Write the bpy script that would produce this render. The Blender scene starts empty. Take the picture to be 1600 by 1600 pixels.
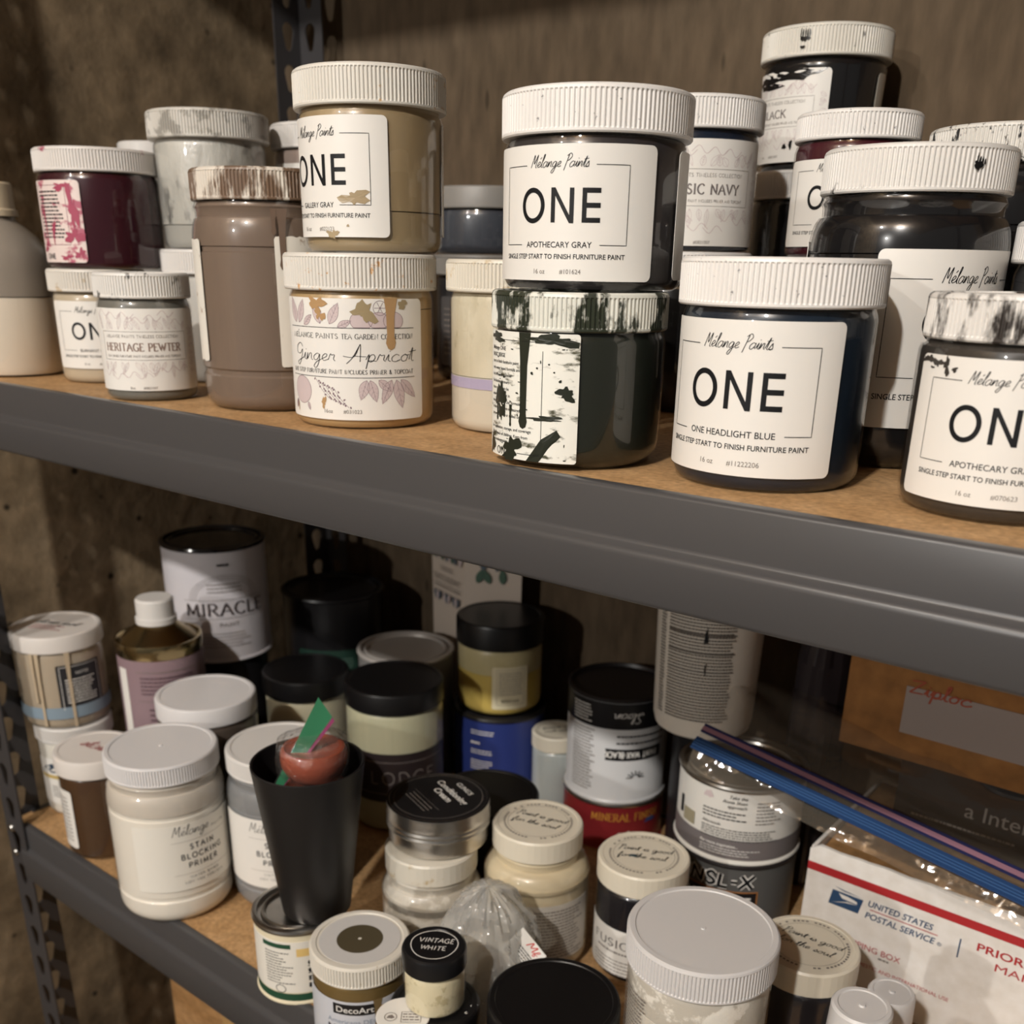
import bpy, math, random
from mathutils import Vector, Matrix, noise
from math import sin, cos, pi, radians, atan2, sqrt

scene = bpy.context.scene
COL = scene.collection
random.seed(7)

# ------------------------------------------------------------------ camera
CAMP = Vector((0.31508, -0.395, 0.09449))
cam = bpy.data.cameras.new('camera')
cam_ob = bpy.data.objects.new('camera', cam)
COL.objects.link(cam_ob)
cam.sensor_width = 36.0
cam.lens = 36.0
cam.shift_y = 0.16625
cam.clip_start = 0.01
cam.clip_end = 30
cam_ob.matrix_world = Matrix(((0.77974175, -0.249144, 0.5743954, CAMP.x),
                              (0.62588787, 0.28622506, -0.72549266, CAMP.y),
                              (0.01634579, 0.92520402, 0.37911784, CAMP.z),
                              (0, 0, 0, 1)))
cam.dof.use_dof = True
cam.dof.focus_distance = 0.52
cam.dof.aperture_fstop = 11.0
scene.camera = cam_ob

# ------------------------------------------------------------------ world + lamps
world = bpy.data.worlds.new('world')
scene.world = world
world.use_nodes = True
world.node_tree.nodes['Background'].inputs[0].default_value = (1.0, 0.95, 0.89, 1)
world.node_tree.nodes['Background'].inputs[1].default_value = 0.10

def lamp(name, loc, power, radius):
    l = bpy.data.lights.new(name, 'POINT')
    l.energy = power
    l.color = (1.0, 0.962, 0.908)
    l.shadow_soft_size = radius
    o = bpy.data.objects.new(name, l)
    o.location = loc
    COL.objects.link(o)
lamp('ceiling_bulb_light', (0.40, -1.8, 1.33), 165, 0.035)
lamp('ceiling_bulb_light', (-0.42, -1.8, 1.33), 42, 0.035)
lamp('far_bulb_light', (-0.25, -4.2, 1.2), 190, 0.05)
scene.view_settings.view_transform = 'Standard'
scene.view_settings.look = 'None'
scene.view_settings.gamma = 1.0
scene.view_settings.use_curve_mapping = False
scene.view_settings.exposure = -0.1

ZL = -0.4336          # top of the lower shelf board (upper board top is z = 0)
RIGHT = atan2(0.62588787, 0.77974175)   # heading that runs level across the picture

# ------------------------------------------------------------------ materials
MATS = {}
def lin(c):
    return tuple(((x / 255) / 12.92 if x / 255 <= 0.04045 else ((x / 255 + 0.055) / 1.055) ** 2.4) for x in c)

def mat(name, rgb, rough=0.5, metal=0.0, coat=0.0, spec=0.5):
    if name in MATS: return MATS[name]
    m = bpy.data.materials.new(name); m.use_nodes = True
    b = m.node_tree.nodes['Principled BSDF']
    b.inputs['Base Color'].default_value = (*lin(rgb), 1)
    b.inputs['Roughness'].default_value = rough
    b.inputs['Metallic'].default_value = metal
    b.inputs['Coat Weight'].default_value = coat
    b.inputs['Coat Roughness'].default_value = 0.05
    b.inputs['Specular IOR Level'].default_value = spec
    MATS[name] = m
    return m

def nodes(m): return m.node_tree.nodes, m.node_tree.links

def smeared(name, base, smear, amount=0.3, scale=70, rough=0.4, seed=0.0, stretch=(1, 1, 1), sharp=0.03, tint=None, tint_amt=0.45, bump=0.0):
    """plastic or paper with dried paint of one colour on it, laid out by noise"""
    if name in MATS: return MATS[name]
    m = mat(name, base, rough)
    N, L = nodes(m); b = N['Principled BSDF']
    tc = N.new('ShaderNodeTexCoord'); mp = N.new('ShaderNodeMapping')
    mp.inputs['Location'].default_value = (seed, seed * 1.7, seed * .6); mp.inputs['Scale'].default_value = stretch
    L.new(tc.outputs['Object'], mp.inputs[0])
    nz = N.new('ShaderNodeTexNoise'); nz.inputs['Scale'].default_value = scale; nz.inputs['Detail'].default_value = 6
    nz.inputs['Roughness'].default_value = 0.62
    L.new(mp.outputs[0], nz.inputs['Vector'])
    r = N.new('ShaderNodeValToRGB')
    t = 0.5 + (0.5 - amount) * 0.42
    r.color_ramp.elements[0].position = max(0, t - sharp); r.color_ramp.elements[1].position = min(1, t + sharp)
    L.new(nz.outputs['Fac'], r.inputs[0])
    mx = N.new('ShaderNodeMix'); mx.data_type = 'RGBA'
    mx.inputs[6].default_value = (*lin(base), 1); mx.inputs[7].default_value = (*lin(smear), 1)
    L.new(r.outputs[0], mx.inputs[0])
    out = mx.outputs[2]
    if tint:
        n2 = N.new('ShaderNodeTexNoise'); n2.inputs['Scale'].default_value = scale * .45; n2.inputs['Detail'].default_value = 3
        L.new(mp.outputs[0], n2.inputs['Vector'])
        r2 = N.new('ShaderNodeValToRGB'); r2.color_ramp.elements[0].position = tint_amt; r2.color_ramp.elements[1].position = tint_amt + .22
        L.new(n2.outputs['Fac'], r2.inputs[0])
        m2 = N.new('ShaderNodeMix'); m2.data_type = 'RGBA'; m2.inputs[6].default_value = (*lin(tint), 1)
        L.new(r2.outputs[0], m2.inputs[0]); L.new(out, m2.inputs[7]); out = m2.outputs[2]
    L.new(out, b.inputs['Base Color'])
    if bump:
        bp = N.new('ShaderNodeBump'); bp.inputs['Strength'].default_value = bump; bp.inputs['Distance'].default_value = 0.002
        L.new(nz.outputs['Fac'], bp.inputs['Height']); L.new(bp.outputs[0], b.inputs['Normal'])
    return m

def clear(name, tint=(255, 255, 255), gloss=0.06, rough=0.04, haze=0.0, hazecol=(230, 228, 220), bump=0.0, bscale=60):
    """thin clear plastic: mostly see-through with a glossy skin"""
    if name in MATS: return MATS[name]
    m = bpy.data.materials.new(name); m.use_nodes = True
    N, L = nodes(m); N.remove(N['Principled BSDF']); out = N['Material Output']
    tr = N.new('ShaderNodeBsdfTransparent'); tr.inputs[0].default_value = (*lin(tint), 1)
    gl = N.new('ShaderNodeBsdfGlossy'); gl.inputs['Roughness'].default_value = rough; gl.inputs[0].default_value = (1, 1, 1, 1)
    lw = N.new('ShaderNodeLayerWeight'); lw.inputs['Blend'].default_value = .5
    pw = N.new('ShaderNodeMath'); pw.operation = 'POWER'; pw.inputs[1].default_value = 4.0
    ma = N.new('ShaderNodeMath'); ma.operation = 'MULTIPLY_ADD'; ma.inputs[1].default_value = .55; ma.inputs[2].default_value = .045
    L.new(lw.outputs['Facing'], pw.inputs[0]); L.new(pw.outputs[0], ma.inputs[0])
    mx = N.new('ShaderNodeMixShader')
    base = tr.outputs[0]
    if haze:
        df = N.new('ShaderNodeBsdfDiffuse'); df.inputs[0].default_value = (*lin(hazecol), 1)
        m0 = N.new('ShaderNodeMixShader'); m0.inputs[0].default_value = haze
        L.new(tr.outputs[0], m0.inputs[1]); L.new(df.outputs[0], m0.inputs[2]); base = m0.outputs[0]
    L.new(ma.outputs[0], mx.inputs[0]); L.new(base, mx.inputs[1]); L.new(gl.outputs[0], mx.inputs[2])
    if bump:
        tc = N.new('ShaderNodeTexCoord'); nz = N.new('ShaderNodeTexNoise'); nz.inputs['Scale'].default_value = bscale
        nz.inputs['Detail'].default_value = 3
        L.new(tc.outputs['Object'], nz.inputs['Vector'])
        bp = N.new('ShaderNodeBump'); bp.inputs['Strength'].default_value = bump; bp.inputs['Distance'].default_value = 0.01
        L.new(nz.outputs['Fac'], bp.inputs['Height']); L.new(bp.outputs[0], gl.inputs['Normal']); L.new(bp.outputs[0], lw.inputs['Normal'])
    L.new(mx.outputs[0], out.inputs[0])
    MATS[name] = m
    return m

def rough_surface(name, c1, c2, c3, scale, detail=8, rough=0.85, bump=0.3, pit=0, pitcol=(20, 16, 12), stretch=(1, 1, 1), speck=0, dist=0.004):
    if name in MATS: return MATS[name]
    m = mat(name, c1, rough); N, L = nodes(m); b = N['Principled BSDF']
    b.inputs['Specular IOR Level'].default_value = 0.25
    tc = N.new('ShaderNodeTexCoord'); mp = N.new('ShaderNodeMapping'); mp.inputs['Scale'].default_value = stretch
    L.new(tc.outputs['Object'], mp.inputs[0])
    n1 = N.new('ShaderNodeTexNoise'); n1.inputs['Scale'].default_value = scale; n1.inputs['Detail'].default_value = detail; n1.inputs['Roughness'].default_value = .6
    n2 = N.new('ShaderNodeTexNoise'); n2.inputs['Scale'].default_value = scale * 7; n2.inputs['Detail'].default_value = 4
    L.new(mp.outputs[0], n1.inputs['Vector']); L.new(mp.outputs[0], n2.inputs['Vector'])
    r = N.new('ShaderNodeValToRGB')
    e = r.color_ramp.elements; e[0].position = .3; e[0].color = (*lin(c2), 1); e[1].position = .7; e[1].color = (*lin(c3), 1)
    x = e.new(.5); x.color = (*lin(c1), 1)
    L.new(n1.outputs['Fac'], r.inputs[0])
    mx = N.new('ShaderNodeMix'); mx.data_type = 'RGBA'; mx.blend_type = 'OVERLAY'; mx.inputs[0].default_value = .55
    L.new(r.outputs[0], mx.inputs[6]); L.new(n2.outputs['Fac'], mx.inputs[7])
    out = mx.outputs[2]
    h = n2.outputs['Fac']
    if pit:
        vo = N.new('ShaderNodeTexVoronoi'); vo.inputs['Scale'].default_value = pit
        L.new(mp.outputs[0], vo.inputs['Vector'])
        pr = N.new('ShaderNodeValToRGB'); pr.color_ramp.elements[0].position = .06; pr.color_ramp.elements[1].position = .12
        L.new(vo.outputs['Distance'], pr.inputs[0])
        m2 = N.new('ShaderNodeMix'); m2.data_type = 'RGBA'; m2.inputs[6].default_value = (*lin(pitcol), 1)
        L.new(pr.outputs[0], m2.inputs[0]); L.new(out, m2.inputs[7]); out = m2.outputs[2]
    L.new(out, b.inputs['Base Color'])
    ad = N.new('ShaderNodeMath'); ad.operation = 'ADD'
    L.new(n1.outputs['Fac'], ad.inputs[0]); L.new(h, ad.inputs[1])
    bp = N.new('ShaderNodeBump'); bp.inputs['Strength'].default_value = bump; bp.inputs['Distance'].default_value = dist
    L.new(ad.outputs[0], bp.inputs['Height']); L.new(bp.outputs[0], b.inputs['Normal'])
    return m

WHITE = mat('white_plastic', (212, 209, 205), .38)
LIDGREY = mat('greyish_white_plastic', (202, 200, 199), .42)
PAPER = mat('label_paper', (226, 223, 217), .42)
INK = mat('black_ink', (17, 18, 21), .5, spec=.3)
INKG = mat('grey_ink', (120, 112, 106), .6)
INKP = mat('mauve_ink', (122, 100, 108), .6)
INKL = mat('pale_mauve_wash', (198, 182, 182), .6)
SHELL = clear('clear_jar_plastic')
BLACKP = mat('black_plastic', (17, 16, 17), .35)
STEEL = mat('tin_steel', (190, 186, 180), .28, 1.0)
WHITEINK = mat('white_ink', (225, 222, 216), .6)

# ------------------------------------------------------------------ mesh helper
class M:
    def __init__(s): s.v = []; s.f = []
    def add(s, vs, fs):
        o = len(s.v); s.v += [tuple(p) for p in vs]; s.f += [tuple(i + o for i in f) for f in fs]; return s
    def box(s, x0, x1, y0, y1, z0, z1):
        return s.add([(x0, y0, z0), (x1, y0, z0), (x1, y1, z0), (x0, y1, z0), (x0, y0, z1), (x1, y0, z1), (x1, y1, z1), (x0, y1, z1)],
                     [(0, 3, 2, 1), (4, 5, 6, 7), (0, 1, 5, 4), (1, 2, 6, 5), (2, 3, 7, 6), (3, 0, 4, 7)])
    def lathe(s, prof, seg=56, dr=None, cx=0, cy=0):
        """profile of (radius, z[, knurl depth]); ends at radius 0 are closed"""
        rings = []; vs = []
        for p in prof:
            r, z = p[0], p[1]; k = p[2] if len(p) > 2 else 0
            if r <= 1e-7:
                rings.append([len(vs)]); vs.append((cx, cy, z)); continue
            ring = []
            for j in range(seg):
                a = 2 * pi * j / seg
                rr = r - (k if (j % 4) in (2, 3) else 0)
                if dr: rr += dr(a, z)
                ring.append(len(vs)); vs.append((cx + rr * cos(a), cy + rr * sin(a), z))
            rings.append(ring)
        fs = []
        for a, b in zip(rings, rings[1:]):
            if len(a) == 1 and len(b) == 1: continue
            for j in range(seg):
                j2 = (j + 1) % seg
                if len(a) == 1: fs.append((a[0], b[j2], b[j]))
                elif len(b) == 1: fs.append((a[j], a[j2], b[0]))
                else: fs.append((a[j], a[j2], b[j2], b[j]))
        return s.add(vs, fs)
    def sweep(s, prof, x0, x1, axis='x'):
        """extrude a closed (y, z) outline along x (or an (x, z) outline along y)"""
        n = len(prof)
        vs = [((x0, p[0], p[1]) if axis == 'x' else (p[0], x0, p[1])) for p in prof] + [((x1, p[0], p[1]) if axis == 'x' else (p[0], x1, p[1])) for p in prof]
        fs = [(i, (i + 1) % n, n + (i + 1) % n, n + i) for i in range(n)] + [tuple(range(n - 1, -1, -1)), tuple(range(n, 2 * n))]
        return s.add(vs, fs)
    def build(s, name, m, parent=None, loc=None, smooth=True, ang=35, rot=None):
        me = bpy.data.meshes.new(name); me.from_pydata(s.v, [], s.f); me.update()
        if smooth:
            me.polygons.foreach_set('use_smooth', [True] * len(me.polygons))
            me.set_sharp_from_angle(angle=radians(ang))
        me.materials.append(m)
        o = bpy.data.objects.new(name, me); COL.objects.link(o)
        if parent: o.parent = parent
        if loc: o.location = loc
        if rot: o.rotation_euler = rot
        return o

def tag(o, label, cat, group=None, kind=None):
    if label: o['label'] = label
    if cat: o['category'] = cat
    if group: o['group'] = group
    if kind: o['kind'] = kind
    return o

def thing(name, label, cat, loc, rz=0, group=None, rot=None):
    o = bpy.data.objects.new(name, None); COL.objects.link(o)
    o.empty_display_size = .02; o.location = loc; o.rotation_euler = rot or (0, 0, rz)
    return tag(o, label, cat, group)

def face(x, y, d=0):
    """heading from a spot towards where the photographer stood, turned by d degrees"""
    return atan2(CAMP.y - y, CAMP.x - x) + radians(d)

# ------------------------------------------------------------------ lettering
_T = {}
def text_mesh(t, bold=0.0, shear=0.0):
    k = (t, bold, shear)
    if k not in _T:
        cu = bpy.data.curves.new('t', 'FONT'); cu.body = t; cu.size = 1; cu.resolution_u = 3; cu.offset = bold; cu.shear = shear
        ob = bpy.data.objects.new('t', cu); me = ob.to_mesh()
        v = [(p.co.x / .73, p.co.y / .73) for p in me.vertices]; f = [tuple(p.vertices) for p in me.polygons]
        ob.to_mesh_clear(); bpy.data.objects.remove(ob); bpy.data.curves.remove(cu)
        x0 = min(p[0] for p in v); x1 = max(p[0] for p in v)
        _T[k] = ([(p[0] - x0, p[1]) for p in v], f, x1 - x0)
    return _T[k]

def smooth_pts(p, n=5):
    if len(p) < 3: return list(p)
    q = [p[0]] + list(p) + [p[-1]]; out = []
    for i in range(1, len(q) - 2):
        a, b, c, d = q[i - 1], q[i], q[i + 1], q[i + 2]
        for k in range(n):
            t = k / n
            out.append(tuple(.5 * (2 * b[j] + (c[j] - a[j]) * t + (2 * a[j] - 5 * b[j] + 4 * c[j] - d[j]) * t * t + (3 * b[j] - a[j] - 3 * c[j] + d[j]) * t ** 3) for j in (0, 1)))
    out.append(tuple(p[-1])); return out

# single-stroke capitals: width, strokes ('~' first = curved)
CAPS = {
 'A': (.85, [[(0, 0), (.42, 1), (.85, 0)], [(.16, .36), (.69, .36)]]),
 'B': (.66, [[(.08, 0), (.08, 1)], ['~', (.08, 1), (.45, .98), (.55, .78), (.4, .55), (.08, .53)], ['~', (.08, .53), (.5, .5), (.64, .26), (.5, .03), (.08, 0)]]),
 'C': (.8, [['~', (.78, .82), (.55, 1), (.2, .88), (.04, .5), (.2, .12), (.55, 0), (.78, .18)]]),
 'D': (.8, [[(.08, 0), (.08, 1)], ['~', (.08, 1), (.5, .95), (.76, .6), (.72, .28), (.45, .03), (.08, 0)]]),
 'E': (.62, [[(.08, 0), (.08, 1)], [(.08, 1), (.58, 1)], [(.08, .53), (.48, .53)], [(.08, 0), (.6, 0)]]),
 'F': (.6, [[(.08, 0), (.08, 1)], [(.08, 1), (.56, 1)], [(.08, .53), (.46, .53)]]),
 'G': (.86, [['~', (.8, .84), (.55, 1), (.2, .88), (.04, .5), (.2, .12), (.55, 0), (.78, .12)], [(.78, .05), (.78, .44)], [(.55, .44), (.84, .44)]]),
 'H': (.82, [[(.1, 0), (.1, 1)], [(.72, 0), (.72, 1)], [(.1, .52), (.72, .52)]]),
 'I': (.3, [[(.15, 0), (.15, 1)]]),
 'K': (.76, [[(.1, 0), (.1, 1)], [(.7, 1), (.12, .42)], [(.3, .6), (.74, 0)]]),
 'L': (.6, [[(.1, 0), (.1, 1)], [(.1, 0), (.58, 0)]]),
 'M': (1.0, [[(.1, 0), (.14, 1), (.5, .1), (.86, 1), (.9, 0)]]),
 'N': (.84, [[(.1, 0), (.1, 1), (.74, 0), (.74, 1)]]),
 'O': (.92, [['~', (.46, 1), (.16, .86), (.04, .5), (.16, .14), (.46, 0), (.76, .14), (.88, .5), (.76, .86), (.46, 1)]]),
 'P': (.64, [[(.08, 0), (.08, 1)], ['~', (.08, 1), (.45, .98), (.6, .75), (.45, .5), (.08, .46)]]),
 'R': (.74, [[(.08, 0), (.08, 1)], ['~', (.08, 1), (.45, .98), (.6, .75), (.45, .52), (.08, .48)], [(.32, .5), (.7, 0)]]),
 'S': (.6, [['~', (.52, .84), (.3, 1), (.08, .8), (.15, .6), (.45, .42), (.54, .2), (.3, 0), (.06, .16)]]),
 'T': (.74, [[(.37, 0), (.37, 1)], [(.02, 1), (.72, 1)]]),
 'U': (.8, [['~', (.08, 1), (.09, .35), (.2, .06), (.42, 0), (.64, .1), (.71, .4), (.71, 1)]]),
 'V': (.82, [[(.02, 1), (.41, 0), (.8, 1)]]),
 'W': (1.15, [[(.02, 1), (.32, 0), (.57, .9), (.82, 0), (1.12, 1)]]),
 'X': (.8, [[(.04, 1), (.76, 0)], [(.76, 1), (.04, 0)]]),
 'Y': (.78, [[(.02, 1), (.39, .48), (.76, 1)], [(.39, .48), (.39, 0)]]),
 'Z': (.7, [[(.05, 1), (.65, 1), (.05, 0), (.66, 0)]]),
 '-': (.4, [[(.05, .45), (.35, .45)]]), ' ': (.42, []), '&': (.8, [['~', (.75, 0), (.2, .7), (.35, 1), (.5, .75), (.1, .25), (.35, 0), (.7, .4)]]),
}
# joined handwriting: advance, strokes; x-height 1
HAND = {
 'a': (1.12, [[(.9, .8), (.5, 1), (.1, .6), (.15, .1), (.5, 0), (.85, .5), (.9, 1), (.88, .3), (1.12, .05)]]),
 'c': (.95, [[(.8, .8), (.5, 1), (.1, .6), (.15, .1), (.5, 0), (.95, .25)]]),
 'd': (1.15, [[(.9, .8), (.5, 1), (.1, .5), (.3, 0), (.8, .4), (1.05, 2.1), (.92, .3), (1.15, .05)]]),
 'e': (.85, [[(0, .25), (.5, .55), (.65, .85), (.4, 1), (.1, .55), (.3, .05), (.85, .25)]]),
 'f': (.8, [[(0, .3), (.5, 1.2), (.6, 2), (.4, 2.1), (.3, 1.2), (.25, -.6), (.4, -1), (.55, -.4), (.3, .2), (.8, .4)]]),
 'g': (1.1, [[(.85, .8), (.5, 1), (.1, .6), (.2, .1), (.6, .2), (.85, .9), (.8, -.3), (.5, -1), (.2, -.8), (.5, -.2), (1.1, .2)]]),
 'h': (1.0, [[(0, .2), (.4, 1.4), (.5, 2.1), (.3, 1.9), (.15, 0), (.4, .8), (.7, .9), (.75, .2), (1.0, .05)]]),
 'i': (.5, [[(0, .2), (.25, 1), (.25, .2), (.5, .05)], [(.3, 1.42), (.38, 1.5)]]),
 'l': (.5, [[(0, .2), (.4, 1.5), (.45, 2.2), (.25, 2), (.2, .2), (.5, .05)]]),
 'n': (1.0, [[(0, 0), (.15, 1), (.15, .1), (.45, .9), (.7, .9), (.75, .2), (1.0, .05)]]),
 'o': (.95, [[(.5, 1), (.1, .6), (.2, .05), (.6, .1), (.75, .7), (.45, 1), (.6, .85), (.95, .9)]]),
 'p': (1.0, [[(0, .3), (.25, 1), (.1, -1), (.3, .7), (.65, 1), (.8, .5), (.5, 0), (.25, .15), (1, .1)]]),
 'r': (.8, [[(0, .2), (.2, 1), (.35, .85), (.65, .9), (.6, .3), (.8, .05)]]),
 's': (.7, [[(0, .1), (.35, 1), (.45, .7), (.6, .3), (.35, 0), (.1, .1), (.7, .1)]]),
 't': (.6, [[(0, .2), (.35, 1.9), (.3, .2), (.6, .05)], [(-.05, 1.3), (.8, 1.45)]]),
 'u': (1.05, [[(0, .8), (.1, 1), (.15, .2), (.45, .05), (.75, .9), (.78, .2), (1.05, .05)]]),
 'M': (1.45, [[(0, 0), (.3, 2.2), (.6, .6), (1.1, 2.2), (1.12, .2), (1.4, .05)]]),
 'P': (1.0, [[(.35, 2.1), (.15, -.6)], [(0, 1.9), (.6, 2.35), (1, 1.8), (.6, 1.2), (.25, 1.1)]]),
 'G': (1.5, [[(1.2, 1.8), (.8, 2.3), (.2, 1.9), (.2, 1.0), (.8, .8), (1.2, 1.4), (1.1, .2), (.7, -.8), (.4, -.4), (1.5, .3)]]),
 'A': (1.7, [[(-.4, .75), (.6, .7), (1.0, 2.3), (1.1, 2.1), (1.2, 0)], [(0, -.3), (.5, .6), (1.0, 2.3)], [(.5, .8), (1.7, .7)]]),
 'Z': (1.3, [[(.1, 1.9), (1.2, 2.1)], [(1.2, 2.1), (.1, .1)], [(.1, .1), (1.2, .2)]]),
 'S': (1.1, [[(1.0, 2.0), (.6, 2.3), (.2, 1.8), (.7, 1.0), (.7, .2), (.2, 0), (0, .4), (1.1, .3)]]),
 "'": (.3, [[(.1, 1.9), (.05, 1.6)]]), ' ': (.7, []),
}
HAND['é'] = (.85, HAND['e'][1] + [[(.4, 1.45), (.65, 1.75)]])

def ribbon(m, pts, w, nib=0.0, step=.0016):
    """flat stroke along points; nib > 0 thins strokes that run level"""
    q = [pts[0]]
    for a, b in zip(pts, pts[1:]):
        d = sqrt((b[0] - a[0]) ** 2 + (b[1] - a[1]) ** 2); n = max(1, int(d / step))
        for k in range(1, n + 1): q.append((a[0] + (b[0] - a[0]) * k / n, a[1] + (b[1] - a[1]) * k / n))
    vs = []; n = len(q)
    for i in range(n):
        a = q[max(0, i - 1)]; b = q[min(n - 1, i + 1)]
        dx, dy = b[0] - a[0], b[1] - a[1]; l = sqrt(dx * dx + dy * dy) or 1e-9
        ww = w * (1 - nib + nib * abs(dy) / l) * .5
        vs += [(q[i][0] - dy / l * ww, q[i][1] + dx / l * ww, i * 6e-7), (q[i][0] + dy / l * ww, q[i][1] - dx / l * ww, i * 6e-7)]
    m.add(vs, [(2 * i, 2 * i + 1, 2 * i + 3, 2 * i + 2) for i in range(n - 1)])

class Art:
    """flat print in (u, v) millimetres; built onto a surface through a mapping"""
    def __init__(s): s.layers = {}; s.part = 'lettering'
    def L(s, m, part='lettering'):
        return s.layers.setdefault((part, m.name), M())
    def text(s, t, u, v, h, m=None, align='c', bold=0.0, shear=0.0, width=None, rot=0, part='lettering'):
        v0, f, w = text_mesh(t, bold, shear)
        sx = h if width is None else width / w
        off = {'c': -w * sx / 2, 'l': 0, 'r': -w * sx}[align]
        ca, sa = cos(rot), sin(rot); vs = []
        for x, y in v0:
            x, y = x * sx + off, y * h - h / 2
            vs.append(((u + x * ca - y * sa) / 1e3, (v + x * sa + y * ca) / 1e3, 0))
        s.L(m or INK, part).add(vs, f)
    def line(s, pts, w, m=None, part='lettering', nib=0):
        ribbon(s.L(m or INK, part), [(a / 1e3, b / 1e3) for a, b in pts], w / 1e3, nib)
    def strokes(s, t, table, u, v, h, w, m, width, align, nib, serif, track, slant, rot, jit, xh):
        tot = sum(table[c][0] + track for c in t) - track
        sx = h if width is None else width / tot
        x = {'c': -tot * sx / 2, 'l': 0, 'r': -tot * sx}[align]
        ca, sa = cos(rot), sin(rot); lay = s.L(m, s.part)
        def tr(px, py):
            px += slant * (py)
            return ((u + px * ca - py * sa) / 1e3, (v + px * sa + py * ca) / 1e3)
        for c in t:
            adv, st = table[c]; jy = random.uniform(-jit, jit) * h; jr = random.uniform(-jit, jit)
            for p in st:
                curved = p[0] == '~' or table is HAND
                pp = [q for q in p if q != '~']
                if curved: pp = smooth_pts(pp)
                P = [(x + a * sx + jr * b * h, b * h - (h * xh) + jy) for a, b in pp]
                T = [tr(*q) for q in P]
                if len(T) > 1: ribbon(lay, T, w / 1e3, nib)
                if serif:
                    for e, n_ in ((0, 1), (-1, -2)):
                        a, b = pp[e], pp[n_]
                        if (a[1] < .02 or a[1] > .98) and abs(b[1] - a[1]) > .35 * abs(b[0] - a[0]) and abs(b[1] - a[1]) > .05 and not curved:
                            ribbon(lay, [tr(P[e][0] - serif * h, P[e][1]), tr(P[e][0] + serif * h, P[e][1])], w * .42 / 1e3)
                    if p[0] != '~' and len(pp) == 2 and abs(pp[0][1] - pp[1][1]) < .01 and (pp[0][1] > .98 or pp[0][1] < .02):
                        d = -.14 if pp[0][1] > .5 else .14
                        ribbon(lay, [tr(*P[1]), tr(P[1][0], P[1][1] + d * h)], w * .5 / 1e3)
            x += (adv + track) * sx
    def caps(s, t, u, v, h, w=.35, m=None, width=None, align='c', serif=0, nib=0, track=.16, slant=0, rot=0, jit=0):
        s.strokes(t, CAPS, u, v, h, w, m or INK, width, align, nib, serif, track, slant, rot, jit, .5)
    def hand(s, t, u, v, h, w=.3, m=None, width=None, align='c', slant=.25, rot=0, jit=0.0, nib=.3):
        s.strokes(t, HAND, u, v, h, w, m or INK, width, align, nib, 0, 0, slant, rot, jit, .5)
    def one(s, u, v, h, m=None):
        """the heavy geometric word ONE"""
        lay = s.L(m or INK); H = h; t = .145 * h; W = 2.78 * h; x0 = u - W / 2
        q = lambda a, b: ((x0 + a) / 1e3, (v - H / 2 + b) / 1e3, 0)
        n = 40; rx, ry = .47 * h, .52 * h; cx, cy = .47 * h, .5 * h; vs = []
        for i in range(n):
            a = 2 * pi * i / n; vs += [q(cx + rx * cos(a), cy + ry * sin(a)), q(cx + (rx - t) * cos(a), cy + (ry - t) * sin(a))]
        lay.add(vs, [(2 * i, (2 * i + 2) % (2 * n), (2 * i + 3) % (2 * n), 2 * i + 1) for i in range(n)])
        def bar(a0, a1, b0, b1, k):
            vs = []
            for i in range(k + 1):
                a = a0 + (a1 - a0) * i / k; vs += [q(a, b0), q(a, b1)]
            lay.add(vs, [(2 * i, 2 * i + 2, 2 * i + 3, 2 * i + 1) for i in range(k)])
        nx = 1.17 * h; nw = .77 * h
        bar(nx, nx + t, 0, H, 1); bar(nx + nw - t, nx + nw, 0, H, 1)
        vs = []
        for i in range(7):
            a = nx + (nw - t) * i / 6; b = H * 1.03 * (1 - i / 6); vs += [q(a, b - .02 * h), q(a + t, b - .02 * h)]
        lay.add(vs, [(2 * i, 2 * i + 2, 2 * i + 3, 2 * i + 1) for i in range(6)])
        ex = 2.2 * h; ew = .58 * h
        bar(ex, ex + t, 0, H, 1)
        for b in (0, H / 2 - t / 2, H - t): bar(ex + t, ex + ew, b, b + t, 4)
    def micro(s, u0, u1, v0, v1, rows, m=None, fill=.5, seed=0, ragged=.0, word=(1.2, 4.2)):
        """rows of small print too fine to read"""
        rnd = random.Random(seed); lay = s.L(m or INK, 'small_print')
        dv = (v1 - v0) / rows
        for r in range(rows):
            v = v1 - (r + .5) * dv; u = u0; end = u1 - rnd.uniform(0, ragged) * (u1 - u0)
            while u < end - word[0]:
                w = min(rnd.uniform(*word), end - u)
                lay.add([(u / 1e3, (v - dv * fill / 2) / 1e3, 0), ((u + w) / 1e3, (v - dv * fill / 2) / 1e3, 0), ((u + w) / 1e3, (v + dv * fill / 2) / 1e3, 0), (u / 1e3, (v + dv * fill / 2) / 1e3, 0)], [(0, 1, 2, 3)])
                u += w + word[0] * .5
    def poly(s, pts, m, part='drawing'):
        """filled star-shaped outline"""
        n = len(pts); cx = sum(p[0] for p in pts) / n; cy = sum(p[1] for p in pts) / n
        mid = [((p[0] + cx) / 2, (p[1] + cy) / 2) for p in pts]
        vs = [(p[0] / 1e3, p[1] / 1e3, 0) for p in pts] + [(p[0] / 1e3, p[1] / 1e3, 0) for p in mid] + [(cx / 1e3, cy / 1e3, 0)]
        s.L(m, part).add(vs, [(i, (i + 1) % n, n + (i + 1) % n, n + i) for i in range(n)] + [(n + i, n + (i + 1) % n, 2 * n) for i in range(n)])
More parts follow.
